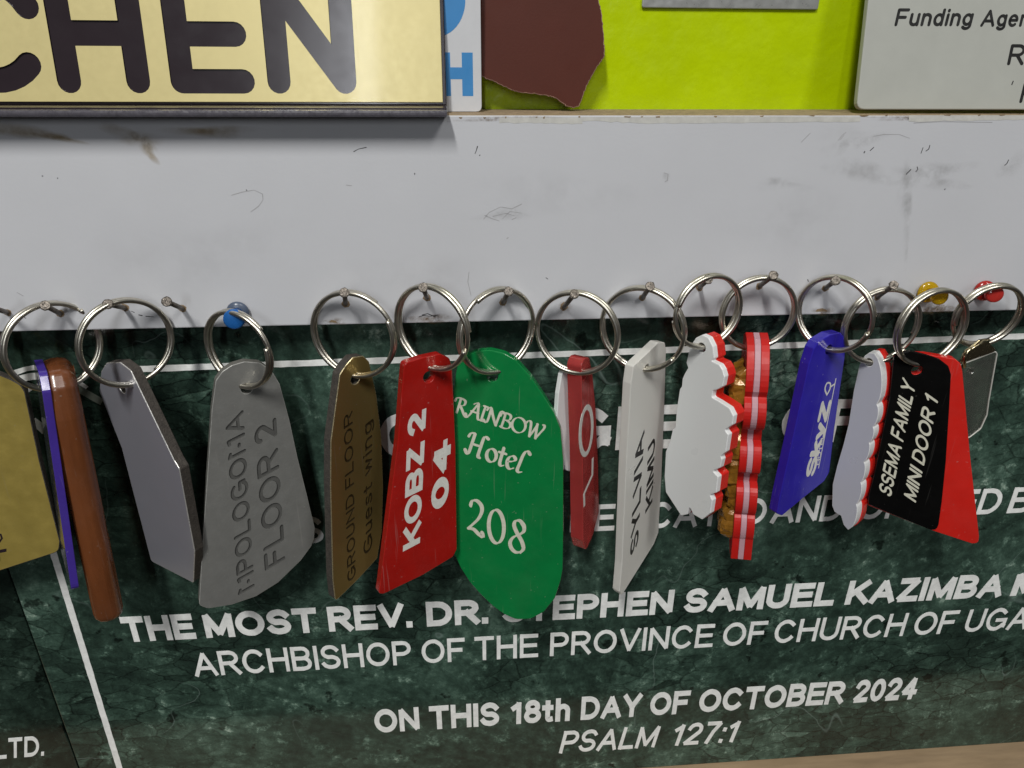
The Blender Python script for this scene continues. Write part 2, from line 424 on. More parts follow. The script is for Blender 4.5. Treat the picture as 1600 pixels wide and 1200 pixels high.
# ------------------------------------------------------------------ materials
def nodes(name):
    m = bpy.data.materials.new(name); m.use_nodes = True
    t = m.node_tree; b = t.nodes['Principled BSDF']
    return m, t, b
def mat(name, col, rough=.45, metal=0.0, spec=.5, var=.12, vscale=120, bump=.0, bscale=400, trans=0.0, ior=1.49, coat=0.0, rvar=.12, sss=0.0, detail=5, stretch=None, wear=0.0):
    m, t, b = nodes(name)
    L = t.links.new
    tc = t.nodes.new('ShaderNodeTexCoord'); mp = t.nodes.new('ShaderNodeMapping')
    L(tc.outputs['Object'], mp.inputs['Vector'])
    if stretch: mp.inputs['Scale'].default_value = stretch
    n = t.nodes.new('ShaderNodeTexNoise'); n.inputs['Scale'].default_value = vscale; n.inputs['Detail'].default_value = detail
    n.inputs['Roughness'].default_value = .65
    L(mp.outputs[0], n.inputs['Vector'])
    r = t.nodes.new('ShaderNodeMapRange'); L(n.outputs['Fac'], r.inputs[0])
    r.inputs[1].default_value = .3; r.inputs[2].default_value = .7; r.inputs[3].default_value = 1-var; r.inputs[4].default_value = 1+var
    mx = t.nodes.new('ShaderNodeVectorMath'); mx.operation = 'SCALE'; mx.inputs[0].default_value = col[:3]
    L(r.outputs[0], mx.inputs['Scale']); L(mx.outputs[0], b.inputs['Base Color'])
    if wear:                       # hair scratches and dust
        mp2 = t.nodes.new('ShaderNodeMapping'); mp2.inputs['Rotation'].default_value = (.5, .35, .2); mp2.inputs['Scale'].default_value = (1, 1, .03)
        L(tc.outputs['Object'], mp2.inputs['Vector'])
        sn = t.nodes.new('ShaderNodeTexNoise'); sn.inputs['Scale'].default_value = 900; sn.inputs['Detail'].default_value = 2; L(mp2.outputs[0], sn.inputs['Vector'])
        sr = t.nodes.new('ShaderNodeMapRange'); sr.inputs[1].default_value = .68; sr.inputs[2].default_value = .76; sr.inputs[4].default_value = .45*wear; L(sn.outputs['Fac'], sr.inputs[0])
        dv = t.nodes.new('ShaderNodeTexNoise'); dv.inputs['Scale'].default_value = 750; dv.inputs['Detail'].default_value = 1; L(tc.outputs['Object'], dv.inputs['Vector'])
        dr = t.nodes.new('ShaderNodeMapRange'); dr.inputs[1].default_value = .74; dr.inputs[2].default_value = .80; dr.inputs[4].default_value = .6*wear; L(dv.outputs['Fac'], dr.inputs[0])
        gv = t.nodes.new('ShaderNodeTexNoise'); gv.inputs['Scale'].default_value = 45; gv.inputs['Detail'].default_value = 7; gv.inputs['Roughness'].default_value = .7; L(tc.outputs['Object'], gv.inputs['Vector'])
        gr = t.nodes.new('ShaderNodeMapRange'); gr.inputs[1].default_value = .45; gr.inputs[2].default_value = .75; gr.inputs[4].default_value = .07*wear; L(gv.outputs['Fac'], gr.inputs[0])
        a1 = t.nodes.new('ShaderNodeMath'); a1.operation = 'MAXIMUM'; L(sr.outputs[0], a1.inputs[0]); L(dr.outputs[0], a1.inputs[1])
        a2 = t.nodes.new('ShaderNodeMath'); a2.operation = 'ADD'; L(a1.outputs[0], a2.inputs[0]); L(gr.outputs[0], a2.inputs[1])
        wm = t.nodes.new('ShaderNodeMix'); wm.data_type = 'RGBA'; wm.inputs[7].default_value = (.42, .40, .37, 1)
        L(a2.outputs[0], wm.inputs[0]); L(mx.outputs[0], wm.inputs[6]); L(wm.outputs[2], b.inputs['Base Color'])
    n2 = t.nodes.new('ShaderNodeTexNoise'); n2.inputs['Scale'].default_value = vscale*2.7; n2.inputs['Detail'].default_value = 4
    L(mp.outputs[0], n2.inputs['Vector'])
    r2 = t.nodes.new('ShaderNodeMapRange'); L(n2.outputs['Fac'], r2.inputs[0])
    r2.inputs[1].default_value = .3; r2.inputs[2].default_value = .7
    r2.inputs[3].default_value = max(.02, rough-rvar); r2.inputs[4].default_value = min(1, rough+rvar)
    L(r2.outputs[0], b.inputs['Roughness'])
    b.inputs['Metallic'].default_value = metal; b.inputs['Specular IOR Level'].default_value = spec
    b.inputs['Transmission Weight'].default_value = trans; b.inputs['IOR'].default_value = ior
    b.inputs['Coat Weight'].default_value = coat; b.inputs['Coat Roughness'].default_value = .08
    if sss:
        b.inputs['Subsurface Weight'].default_value = sss; b.inputs['Subsurface Radius'].default_value = (1, 1, 1); b.inputs['Subsurface Scale'].default_value = .003
    if bump:
        n3 = t.nodes.new('ShaderNodeTexNoise'); n3.inputs['Scale'].default_value = bscale; n3.inputs['Detail'].default_value = 6
        L(mp.outputs[0], n3.inputs['Vector'])
        bp = t.nodes.new('ShaderNodeBump'); bp.inputs['Strength'].default_value = bump; bp.inputs['Distance'].default_value = .0006
        L(n3.outputs['Fac'], bp.inputs['Height']); L(bp.outputs[0], b.inputs['Normal'])
    return m

def marble_mat(name, bright=1.0):
    m, t, b = nodes(name); L = t.links.new; N = t.nodes.new
    tc = N('ShaderNodeTexCoord')
    def noise(scale, detail, rough, vec, dist=0.0):
        n = N('ShaderNodeTexNoise'); n.inputs['Scale'].default_value = scale; n.inputs['Detail'].default_value = detail
        n.inputs['Roughness'].default_value = rough; n.inputs['Distortion'].default_value = dist; L(vec, n.inputs['Vector']); return n
    def maprange(sock, a, b_, c=0.0, d=1.0, smooth=False):
        r = N('ShaderNodeMapRange'); r.interpolation_type = 'SMOOTHSTEP' if smooth else 'LINEAR'
        for i, v in enumerate((a, b_, c, d)): r.inputs[i+1].default_value = v
        L(sock, r.inputs[0]); return r.outputs[0]
    def math_(op, a, b_):
        q = N('ShaderNodeMath'); q.operation = op
        for i, v in enumerate((a, b_)):
            if isinstance(v, (int, float)): q.inputs[i].default_value = v
            else: L(v, q.inputs[i])
        return q.outputs[0]
    def warp(vec, scale, amp, detail=4):
        n = noise(scale, detail, .6, vec)
        s_ = N('ShaderNodeVectorMath'); s_.operation = 'SUBTRACT'; s_.inputs[1].default_value = (.5, .5, .5); L(n.outputs['Color'], s_.inputs[0])
        k = N('ShaderNodeVectorMath'); k.operation = 'SCALE'; k.inputs['Scale'].default_value = amp; L(s_.outputs[0], k.inputs[0])
        a_ = N('ShaderNodeVectorMath'); a_.operation = 'ADD'; L(vec, a_.inputs[0]); L(k.outputs[0], a_.inputs[1]); return a_.outputs[0]
    P0 = tc.outputs['Object']
    W1 = warp(P0, 26, .008)
    mp = N('ShaderNodeMapping'); mp.inputs['Rotation'].default_value = (0, rad(38), 0); mp.inputs['Scale'].default_value = (1, 1, 2.1); L(W1, mp.inputs['Vector'])
    W2 = warp(mp.outputs[0], 110, .0045)
    zone = maprange(noise(10, 3, .5, P0).outputs['Fac'], .42, .60, smooth=True)          # where the stone is broken into fragments
    cloud = noise(26, 9, .70, W1).outputs['Fac']
    grain = noise(210, 8, .78, W1).outputs['Fac']
    def vor(scale, feat, vec):
        v = N('ShaderNodeTexVoronoi'); v.feature = feat; v.inputs['Scale'].default_value = scale; L(vec, v.inputs['Vector']); return v
    c1 = N('ShaderNodeSeparateColor'); L(vor(62, 'F1', W2).outputs['Color'], c1.inputs[0])
    e1 = vor(62, 'DISTANCE_TO_EDGE', W2).outputs['Distance']
    e2 = vor(150, 'DISTANCE_TO_EDGE', W2).outputs['Distance']
    frag = math_('MULTIPLY', math_('SUBTRACT', c1.outputs[0], .5), math_('MULTIPLY', zone, .17))
    val = math_('ADD', math_('MULTIPLY', cloud, .55), math_('ADD', math_('MULTIPLY', grain, .60), frag))
    fleck = maprange(noise(110, 7, .75, W1, .0).outputs['Fac'], .53, .68, 0, .22, True)
    val = math_('ADD', val, fleck)
    patch = maprange(noise(15, 5, .6, W1).outputs['Fac'], .44, .66, -.05, .08, True)
    val = math_('ADD', val, patch)
    cr = N('ShaderNodeValToRGB'); L(maprange(val, .36, .96), cr.inputs[0]); cr.color_ramp.interpolation = 'B_SPLINE'
    e = cr.color_ramp.elements
    e[0].position = .0; e[0].color = (.0030, .0055, .0045, 1)
    e[1].position = 1.0; e[1].color = (.135, .170, .142, 1)
    for pos, c in ((.30, (.0078, .0148, .0112, 1)), (.55, (.0172, .0325, .0245, 1)), (.78, (.046, .074, .058, 1))):
        q = e.new(pos); q.color = c
    s1 = maprange(e1, 0, .05, .38, 1.0, True); s2 = maprange(e2, 0, .05, .62, 1.0, True)
    sm = math_('MULTIPLY', s1, s2)
    seam = N('ShaderNodeMix'); seam.data_type = 'FLOAT'; seam.inputs[2].default_value = 1.0; L(zone, seam.inputs[0]); L(sm, seam.inputs[3])
    blot = maprange(noise(60, 4, .6, P0, .0).outputs['Fac'], .64, .70, 1.0, .25, True)     # near-black blotches
    mul = N('ShaderNodeVectorMath'); mul.operation = 'SCALE'; L(cr.outputs[0], mul.inputs[0]); L(math_('MULTIPLY', seam.outputs[0], blot), mul.inputs['Scale'])
    vn = math_('ABSOLUTE', math_('SUBTRACT', noise(8, 3, .5, W1, .5).outputs['Fac'], .53), 0)
    vm = math_('MULTIPLY', maprange(vn, 0, .0022, .30, 0), maprange(noise(14, 2, .5, P0).outputs['Fac'], .5, .62))
    mix = N('ShaderNodeMix'); mix.data_type = 'RGBA'; L(vm, mix.inputs[0]); L(mul.outputs[0], mix.inputs[6]); mix.inputs[7].default_value = (.10, .13, .12, 1)
    br = N('ShaderNodeVectorMath'); br.operation = 'SCALE'; br.inputs['Scale'].default_value = bright; L(mix.outputs[2], br.inputs[0])
    L(br.outputs[0], b.inputs['Base Color'])
    b.inputs['Roughness'].default_value = .14; b.inputs['Specular IOR Level'].default_value = .42
    return m

def stain_mat(name, col, scale=300, strength=1.0):
    """soft-edged dirt: vertex attribute 'fade' times noise decides how much of it there is"""
    m, t, b = nodes(name); L = t.links.new; N = t.nodes.new
    b.inputs['Base Color'].default_value = (*col, 1); b.inputs['Roughness'].default_value = .6
    at_ = N('ShaderNodeAttribute'); at_.attribute_name = 'fade'
    tc = N('ShaderNodeTexCoord'); n = N('ShaderNodeTexNoise'); n.inputs['Scale'].default_value = scale; n.inputs['Detail'].default_value = 6; n.inputs['Roughness'].default_value = .7
    L(tc.outputs['Object'], n.inputs['Vector'])
    r = N('ShaderNodeMapRange'); r.inputs[1].default_value = .38; r.inputs[2].default_value = .68; L(n.outputs['Fac'], r.inputs[0])
    mu = N('ShaderNodeMath'); mu.operation = 'MULTIPLY'; L(at_.outputs['Fac'], mu.inputs[0]); L(r.outputs[0], mu.inputs[1])
    m2 = N('ShaderNodeMath'); m2.operation = 'MULTIPLY'; L(mu.outputs[0], m2.inputs[0]); m2.inputs[1].default_value = strength; m2.use_clamp = True
    L(m2.outputs[0], b.inputs['Alpha'])
    return m

M = {}
M['lime'] = mat('lime_paint', (.44, .585, .001), .25, var=.06, vscale=40, bump=.45, bscale=260, rvar=.10)
M['mdf'] = mat('raw_fibreboard', (.30, .22, .135), .85, var=.3, vscale=420, bump=.5, bscale=700)
M['laminate'] = mat('white_laminate', (.555, .565, .592), .42, var=.025, vscale=14, bump=.05, bscale=900, detail=8)
M['cream'] = mat('old_cream_paint', (.54, .535, .50), .6, var=.12, vscale=300)
M['ink'] = mat('dark_scuff', (.03, .03, .032), .6)
M['greyscuff'] = mat('grey_scuff', (.36, .36, .37), .6)
M['chip'] = mat('chipped_board', (.24, .17, .10), .85, vscale=600, var=.3)
M['marble'] = marble_mat('green_marble', 3.2)
M['marble_dark'] = marble_mat('green_marble_dark', 1.7)
M['inlay'] = mat('white_inlay_paint', (.86, .875, .855), .55, var=.14, vscale=240)
M['inlay_band'] = mat('pale_groove_paint', (.22, .25, .21), .55, var=.10, vscale=350)
M['oak'] = mat('ledge_wood', (.33, .235, .14), .6, var=.18, vscale=60, stretch=(.4, 3, 3))
M['goldface'] = mat('gold_laminate', (.66, .57, .27), .36, metal=.22, var=.025, vscale=160, rvar=.03, coat=.13)
M['signdark'] = mat('dark_engraving', (.024, .017, .021), .22, var=.08, vscale=60, spec=.5, rvar=.02)
M['rail'] = mat('dark_plastic_rail', (.085, .08, .095), .28, var=.2, vscale=300, rvar=.15, bump=.1)
M['cardwhite'] = mat('white_plastic_card', (.58, .59, .61), .4, var=.03)
M['cardblue'] = mat('blue_print', (.045, .23, .52), .4, var=.04)
M['leather'] = mat('maroon_leather', (.082, .021, .013), .55, var=.06, vscale=40, bump=.05, bscale=1500, spec=.25)
M['leatheredge'] = mat('frayed_edge', (.28, .17, .13), .9, var=.4, vscale=700)
M['silver'] = mat('silver_plate', (.42, .43, .42), .35, metal=.5, var=.05)
M['greysign'] = mat('grey_sign_plastic', (.40, .41, .375), .42, var=.035, vscale=60, rvar=.08)
M['black'] = mat('black_lettering', (.012, .012, .012), .45)
M['steel'] = mat('nickel_wire', (.60, .57, .49), .33, metal=1.0, var=.06, vscale=160, rvar=.04)
M['nail'] = mat('nail_steel', (.17, .15, .13), .45, metal=.85, var=.4, vscale=700, bump=.5, bscale=1500, rvar=.15)
M['rust'] = mat('brown_rust', (.20, .085, .03), .8, var=.4, vscale=900)
M['pin_blue'] = mat('blue_pin_plastic', (.018, .13, .42), .28, trans=.15)
M['pin_base'] = mat('smoky_blue_plastic', (.085, .11, .16), .3)
M['pin_yellow'] = mat('yellow_pin_plastic', (.72, .46, .012), .18, trans=.45)
M['pin_red'] = mat('red_pin_plastic', (.62, .045, .035), .18, trans=.4)
M['brassface'] = mat('brass_laminate', (.30, .215, .075), .34, metal=.75, var=.05, vscale=60, rvar=.04, wear=0.5)
M['brasscut'] = mat('brass_groove', (.055, .038, .016), .4, metal=.4, var=.2)
M['brightedge'] = mat('polished_edge', (.80, .79, .76), .3, metal=.7, var=.05)
M['paleedge'] = mat('worn_pewter_edge', (.36, .36, .34), .4, metal=.3, var=.25, vscale=500)
M['brassedge'] = mat('polished_brass_edge', (.70, .60, .36), .3, metal=.8, var=.15, vscale=400)
M['goldtag'] = mat('matt_gold_laminate', (.50, .385, .095), .42, metal=.55, var=.06, vscale=60, bump=.08, bscale=900, wear=.35)
M['bluegrey'] = mat('brushed_silver_laminate', (.42, .43, .49), .36, metal=.6, var=.025, vscale=30, rvar=.02, wear=0.4)
M['pewter'] = mat('pewter_laminate', (.215, .216, .205), .45, metal=.3, var=.05, vscale=100, bump=.12, bscale=1300, wear=.35)
M['pewtercut'] = mat('pewter_groove', (.085, .085, .08), .55, var=.15)
M['core'] = mat('dark_sawn_core', (.050, .043, .036), .75, var=.35, vscale=650, bump=.6, bscale=1600)
M['coregrey'] = mat('grey_sawn_core', (.13, .128, .115), .6, var=.15, vscale=650, bump=.3, bscale=1600)
M['redtag'] = mat('red_acrylic', (.34, .009, .006), .24, var=.10, vscale=70, rvar=.06, coat=.3, wear=.35)
M['redbright'] = mat('bright_red_acrylic', (.60, .018, .012), .25, var=.08, vscale=70, rvar=.06, coat=.3, wear=.35)
M['redclear'] = mat('red_clear_acrylic', (.66, .085, .08), .16, var=.10, vscale=70, trans=.55, rvar=.05, wear=0.5)
M['green'] = mat('green_acrylic', (.004, .185, .045), .17, var=.10, vscale=60, rvar=.05, coat=.3, wear=.35)
M['ivory'] = mat('ivory_engraved_paint', (.62, .61, .50), .6, var=.12, vscale=500)
M['whitepaint'] = mat('white_filled_paint', (.66, .65, .61), .6, var=.10, vscale=500)
M['frost'] = mat('frosted_white_acrylic', (.86, .85, .80), .30, var=.008, vscale=20, trans=.30, rvar=.03)
M['opal'] = mat('opal_white_acrylic', (.74, .755, .75), .3, var=.008, vscale=20, rvar=.03)
M['opalgrey'] = mat('pearl_translucent_acrylic', (.60, .61, .68), .3, var=.008, vscale=20, trans=.22, rvar=.03)
M['whiteedge'] = mat('white_acrylic', (.74, .75, .75), .3, var=.03)
M['pinkcore'] = mat('pale_pink_acrylic', (.50, .30, .34), .5, var=.06, spec=.3)
M['redmatt'] = mat('sawn_red_acrylic', (.50, .013, .010), .45, var=.10, vscale=90, spec=.35)
M['amber'] = mat('amber_gold_mirror', (.34, .155, .02), .2, metal=.1, trans=.25, var=.35, vscale=260, bump=.5, bscale=300, rvar=.08)
M['blue'] = mat('blue_acrylic', (.026, .018, .36), .2, var=.10, vscale=70, rvar=.06, coat=.3, wear=.35)
M['violet'] = mat('violet_acrylic', (.055, .030, .27), .2, var=.12, vscale=70, coat=.2, wear=.35)
M['smoked'] = mat('smoked_gloss_face', (.045, .052, .055), .08, var=.05)
M['brown'] = mat('brown_stained_wood', (.145, .046, .015), .26, var=.22, vscale=90, stretch=(1, 1, .25), rvar=.08, coat=.5, wear=.35)
M['blacktag'] = mat('black_gloss_acrylic', (.0035, .0035, .0035), .14, var=.1, spec=.25, wear=.08)
M['clear'] = mat('clear_plastic', (.95, .96, .92), .04, var=.0, trans=1.0, rvar=.0, ior=1.45)
M['rim'] = mat('bright_plastic_rim', (.78, .78, .72), .12, var=.1, trans=.35)
M['sleeve'] = mat('clouded_plastic', (.66, .66, .60), .09, var=.06, vscale=90, trans=.95, rvar=.03, ior=1.45)
M['clip'] = mat('plated_clip', (.55, .48, .30), .2, metal=1.0, var=.12, vscale=300)
M['stain_yellow'] = stain_mat('yellow_drip_stain', (.30, .19, .025), 40, .75)
M['stain_grey'] = stain_mat('grey_hand_grime', (.24, .23, .22), 90, .07)
M['stain_grey_local'] = stain_mat('grey_finger_smudge', (.20, .19, .175), 150, .22)
M['stain_brown'] = stain_mat('brown_grime', (.16, .09, .03), 500, .8)

# ------------------------------------------------------------------ the setting
ZT, ZB = Z0-20.5, Z0-95.8           # top and bottom of the white board
wall = new_mesh('wall', [Vector((x, 28.4, z)) for x in (-900, 900) for z in (Z0-900, Z0+600)], [(0, 2, 3, 1)], M['lime'])
wall['kind'] = 'structure'

bo = Vector((0, 14, ZB))
t_board = thing('white_board', 'long dirty white board with raw brown top edge, carrying the row of nails', 'board', bo)
bd = box('panel', -620, 620, 0, 28, ZB, ZT, [M['laminate'], M['mdf']], t_board, bo, bev=.5)
for p in bd.data.polygons:
    if p.normal.z > .5 or (p.normal.z > .3 and p.area < 1e-3 and p.center.z > 0): p.material_index = 1
PB = Plane((800, 500), 0)           # the board's face

def worn(name, polys, m, h, parent, origin, P=PB, jit=.0):
    """thin flakes and scrapes lying on the board"""
    for k, pl in enumerate(polys):
        q = [P.uv(p) for p in pl]
        if jit: q = [c+Vector((random.uniform(-jit, jit), random.uniform(-jit, jit))) for c in q]
        new_mesh(name, [P.pt(c, h+.003*(k % 9)) for c in q], [tuple(range(len(q)))], m, parent, origin)
def wavy(x0, x1, y0, y1, ax, n, base):
    """strip along the board's top edge with a ragged lower line"""
    top = [(x0+(x1-x0)*k/n, base) for k in range(n+1)]
    bot = [(x0+(x1-x0)*k/n, y0+(y1-y0)*k/n+random.uniform(-ax, ax)) for k in range(n, -1, -1)]
    return top+bot
def topy(x): return 184.2-(x-700)*.0055
fl = [wavy(780, 910, 192, 194, 1.2, 16, 183.5), wavy(910, 1000, 189, 192, 1.2, 10, 183), wavy(1000, 1344, 193, 190.5, .8, 26, 182), wavy(1420, 1640, 190, 186, 1.0, 20, 180)]
worn('flaked_paint', fl, M['cream'], .05, t_board, bo)
chips = []
random.seed(3)
for (x, w_, h_) in ((757, 8, 3), (790, 5, 2), (838, 6, 2.5), (850, 10, 3), (905, 7, 2.5), (980, 14, 2), (1003, 5, 3), (1028, 12, 5), (1118, 9, 2), (1190, 12, 2.4), (1268, 16, 2), (1350, 22, 2.6), (1385, 10, 2.2), (1480, 18, 3), (1530, 9, 2.2), (1566, 16, 2.6), (720, 12, 2)):
    y = topy(x); w_ *= random.uniform(.3, .8); h_ *= random.uniform(.25, .6)
    chips.append([(x-w_/2, y-1), (x-w_/4, y-1), (x+w_/4, y-1.2), (x+w_/2, y-1), (x+w_/3, y+h_*.6), (x, y+h_), (x-w_/3, y+h_*.8)])
chips += [[(514, 503), (518, 500), (524, 501), (527, 504)], [(1274, 487), (1277, 483), (1285, 482), (1291, 484), (1292, 487)], [(876, 476), (881, 472), (888, 474), (887, 481), (882, 485), (877, 482)]]
worn('chipped_edge', chips, M['chip'], .09, t_board, bo, jit=.15)

def scrape(lines, hw, m, name, h=.04):
    for l in lines: strokes_mesh(name, PB, [[tuple(PB.uv(p)) for p in l]], hw, m, t_board, bo, cap='round', nib=None, h=h, base=-.02, wob=hw*.5)
scrape([[(1360, 235), (1365, 230)], [(1350, 239), (1351, 237)], [(1439, 239), (1442, 231)], [(1447, 236), (1451, 233), (1453, 227)], [(1416, 272), (1423, 265)], [(1431, 268), (1434, 265), (1433, 261)],
        [(1570, 258), (1573, 256), (1576, 250)], [(1419, 186), (1419, 184.5)], [(1439, 186), (1439, 185)], [(90, 279), (90, 278)], [(385, 297), (386, 298)], [(648, 273), (648, 271)], [(1476, 296), (1477, 295)], [(66, 275), (67, 275)],
        [(553, 237), (560, 233), (572, 230)], [(742, 240), (744, 236), (746, 229)], [(749, 243), (750, 242)], [(655, 495), (662, 493), (672, 494), (684, 492)], [(660, 492), (668, 490), (680, 495)], [(853, 434), (856, 436)],
        [(205, 486), (210, 488)], [(217, 492), (222, 493)], [(228, 494), (240, 495)], [(38, 496), (40, 497)], [(1262, 437), (1263, 440)]], .135, M['ink'], 'scuff_mark')
scrape([[(362, 305), (378, 300), (397, 297), (410, 303), (411, 312), (404, 322), (392, 331)], [(1252, 222), (1259, 215), (1266, 208)], [(1310, 219), (1316, 211), (1322, 207)], [(1313, 218), (1319, 211)],
        [(757, 336), (768, 341), (780, 345)], [(756, 342), (764, 332), (782, 323), (800, 326), (815, 319)], [(770, 338), (790, 333), (804, 337)], [(785, 342), (797, 330), (815, 333)], [(800, 343), (806, 340)], [(792, 373), (794, 371)],
        [(1428, 192), (1470, 190), (1550, 191)], [(1365, 213), (1380, 210), (1405, 210), (1421, 216)], [(541, 289), (549, 290)], [(27, 457), (36, 462)], [(733, 425), (731, 440), (736, 462)], [(1038, 270), (1044, 272), (1043, 282), (1039, 284)]], .12, M['greyscuff'], 'scuff_mark')

def smear(blobs, m, name, P=PB, parent=None, origin=None):
    """soft dirt patches: (x, y, rx, ry, angle) in photo points, thickness fades to the rim"""
    for k, (x, y, rx, ry, a) in enumerate(blobs):
        vs, fs, fade = [], [], []
        n = 20; s = len(vs); h = .012+.002*k
        ca, sa = math.cos(rad(a)), math.sin(rad(a))
        vs.append(P.pt(P.uv((x, y)), h)); fade.append(1.0)
        for ringi, (f, val) in enumerate(((.35, .85), (.7, .4), (1.0, 0))):
            for j in range(n):
                t = 2*math.pi*j/n; jr = f*(1+.18*math.sin(3*t+k)+.1*math.sin(5*t+2*k))
                dx, dy = rx*math.cos(t)*jr, ry*math.sin(t)*jr
                vs.append(P.pt(P.uv((x+dx*ca-dy*sa, y+dx*sa+dy*ca)), h)); fade.append(val)
        for j in range(n): fs.append((s, s+1+j, s+1+(j+1) % n))
        for q in range(2):
            for j in range(n):
                a0 = s+1+q*n; fs.append((a0+j, a0+n+j, a0+n+(j+1) % n, a0+(j+1) % n))
        o = new_mesh(name, vs, fs, m, parent or t_board, origin or bo)
        at_ = o.data.attributes.new('fade', 'FLOAT', 'POINT'); at_.data.foreach_set('value', fade)
smear([(30, 205, 75, 12, 6), (90, 214, 45, 7, 12), (232, 236, 26, 9, 55), (205, 212, 55, 14, 14), (330, 205, 80, 10, 0), (225, 222, 30, 9, 40)], M['stain_yellow'], 'yellow_stain')
smear([(1345, 268, 60, 20, 12), (1440, 280, 70, 18, 8), (1470, 265, 60, 13, -6), (1580, 258, 34, 14, -40), (1418, 350, 7, 70, 4), (790, 335, 50, 12, -8), (1414, 300, 12, 50, 4), (1216, 285, 34, 9, 5), (1330, 226, 60, 12, -15), (1041, 277, 7, 9, 0)], M['stain_grey_local'], 'grey_smudge')
smear([(1225, 290, 50, 14, 0), (1320, 208, 60, 14, 0), (870, 300, 160, 40, 4), (300, 400, 200, 60, -5), (650, 430, 140, 40, 0), (1240, 350, 120, 60, 0)], M['stain_grey'], 'grey_grime')
smear([(1452, 484, 40, 9, -2), (1470, 480, 26, 7, 0), (883, 480, 12, 10, 0), (1286, 486, 20, 7, 0), (672, 498, 40, 8, -2), (524, 502, 20, 6, 0), (1120, 186, 200, 5, 0), (820, 186, 120, 5, 0), (1480, 184, 150, 5, 0)], M['stain_brown'], 'brown_grime')

# marble plaques -----------------------------------------------------
PP = Plane((800, 800), 12)          # polished face of the plaques
po = Vector((60, 20, Z0-372))
t_pl = thing('marble_plaque', 'large polished green marble plaque with white border and dedication wording below the board', 'plaque', po)
def x_at(p, Y=12): return at(p[0], p[1], Y).x
xs0 = x_at((56, 1000)); xs = x_at((90, 1110))
zpb = Z0-373.5
slab = box('slab', xs+.5, 640, 12, 28, zpb, ZB-.9, M['marble'], t_pl, po, bev=.6)
lo = Vector((-300, 20, zpb))
t_pl2 = thing('marble_plaque', 'darker green marble plaque at lower left, lettering ends in LTD.', 'plaque', lo)
box('slab', -640, xs-.5, 12.6, 28, zpb, ZB-.9, M['marble_dark'], t_pl2, lo, bev=.6)
PP2 = Plane((40, 1150), 12.6)
text_px('inscription', PP2, 'LTD.', (-8, 1186), (69, 1180), (-8.5, 1155), M['inlay'], t_pl2, lo, weight=.085, wob=.003)

def row(text, x0, x1, y0, slope, xr, cap_px, weight, shear=0.0, space=.12, xoff=0):
    """one word of the inscription: starts at photo x0, ends at x1, baseline through (xr, y0)"""
    p0 = (x0, y0-(x0-xr)*slope); p1 = (x1, y0-(x1-xr)*slope)
    q0, q1 = PP.uv(p0), PP.uv(p1)
    qc = PP.uv((xr, y0)); qt = PP.uv((xr, y0-cap_px)); hmm = qt.y-qc.y
    return text_uv('inscription', PP, text, q0, q1, q0+Vector((0, hmm)), M['inlay'], t_pl, po, weight=weight, shear=shear, space=space, h=.12, base=-.1, wob=.006)
B, Rg = .117, .076
for t, a, b in (('THE', 197, 307), ('MOST', 323, 498), ('REV.', 515, 645), ('DR.', 667, 763), ('STEPHEN', 786, 1050), ('SAMUEL', 1068, 1300), ('KAZIMBA', 1319, 1562), ('MUGALU', 1577, 1830)):
    row(t, a, b, 1003.5, .0522, 195, 39.5, B, space=.085)
for t, a, b in (('ARCHBISHOP', 306, 643), ('OF', 660, 726), ('THE', 742, 840), ('PROVINCE', 859, 1112), ('OF', 1127, 1193), ('CHURCH', 1207, 1410), ('OF', 1424, 1488), ('UGANDA', 1504, 1700)):
    row(t, a, b, 1057, .0577, 307, 37.5, Rg)
for t, a, b in (('ON', 587, 656), ('THIS', 672, 780), ('18th', 799, 890), ('DAY', 907, 1000), ('OF', 1014, 1074), ('OCTOBER', 1090, 1315), ('2024', 1331, 1428)):
    row(t, a, b, 1145, .0634, 590, 36.5, .108, space=.09)
row('PSALM', 873, 1022, 1177, .066, 873, 34, .080, shear=.22)
row('127:1', 1046, 1146, 1177, .066, 873, 34, .080, shear=.22)
for t, a, b in (('C', 596, 662), ('G', 884, 952), ('I', 961, 974), ('E', 1010, 1056), ('O', 1216, 1282), ('F', 1290, 1334)):
    row(t, a, b, 704, .037, 940, 68, .105)
for t, a, b in (('S', 470, 507), ('DEDICATED', 890, 1194), ('AND', 1203, 1312), ('OPENED', 1338, 1558), ('BY', 1572, 1650)):
    row(t, a, b, 829, .0435, 945, 41, .085)
def rule(px, hw, m=None, h=.10):
    return strokes_mesh('border_line', PP, [[tuple(PP.uv(p)) for p in l] for l in px], hw, m or M['inlay'], t_pl, po, h=h, base=-.1, wob=.10)
def fine_line(a, b, n=40): return [(a[0]+(b[0]-a[0])*k/n, a[1]+(b[1]-a[1])*k/n) for k in range(n+1)]
rule([fine_line((84, 866), (189, 1207), 60)], 1.5)
rule([fine_line((208, 577), (900, 552.5), 60)+fine_line((912, 552), (1680, 522), 60)], 1.35)
rule([[(14, 588), (24, 582), (40, 576.5), (56, 573.8), (70, 575), (85, 578.5), (100, 584), (114, 591), (132, 604)]], 1.0)
rule([[(36, 591), (48, 588), (60, 587.5), (80, 592)]], 1.4)
rule([[(26, 598), (36, 604)], [(41, 610), (49, 605)]], 1.1)
rule([[(57, 662), (66, 669), (77, 661)]], 1.9)
rule([[(118, 604), (136, 615), (154, 625)]], 1.6, M['inlay_band'])

ledge_o = Vector((0, 0, zpb-20))
lg = box('wooden_ledge', -660, 660, -40, 28, zpb-22, zpb-.2, M['oak'], None, ledge_o, bev=1.0)
tag(lg, 'tan wooden ledge under the green marble plaque, seen at lower right', 'ledge')

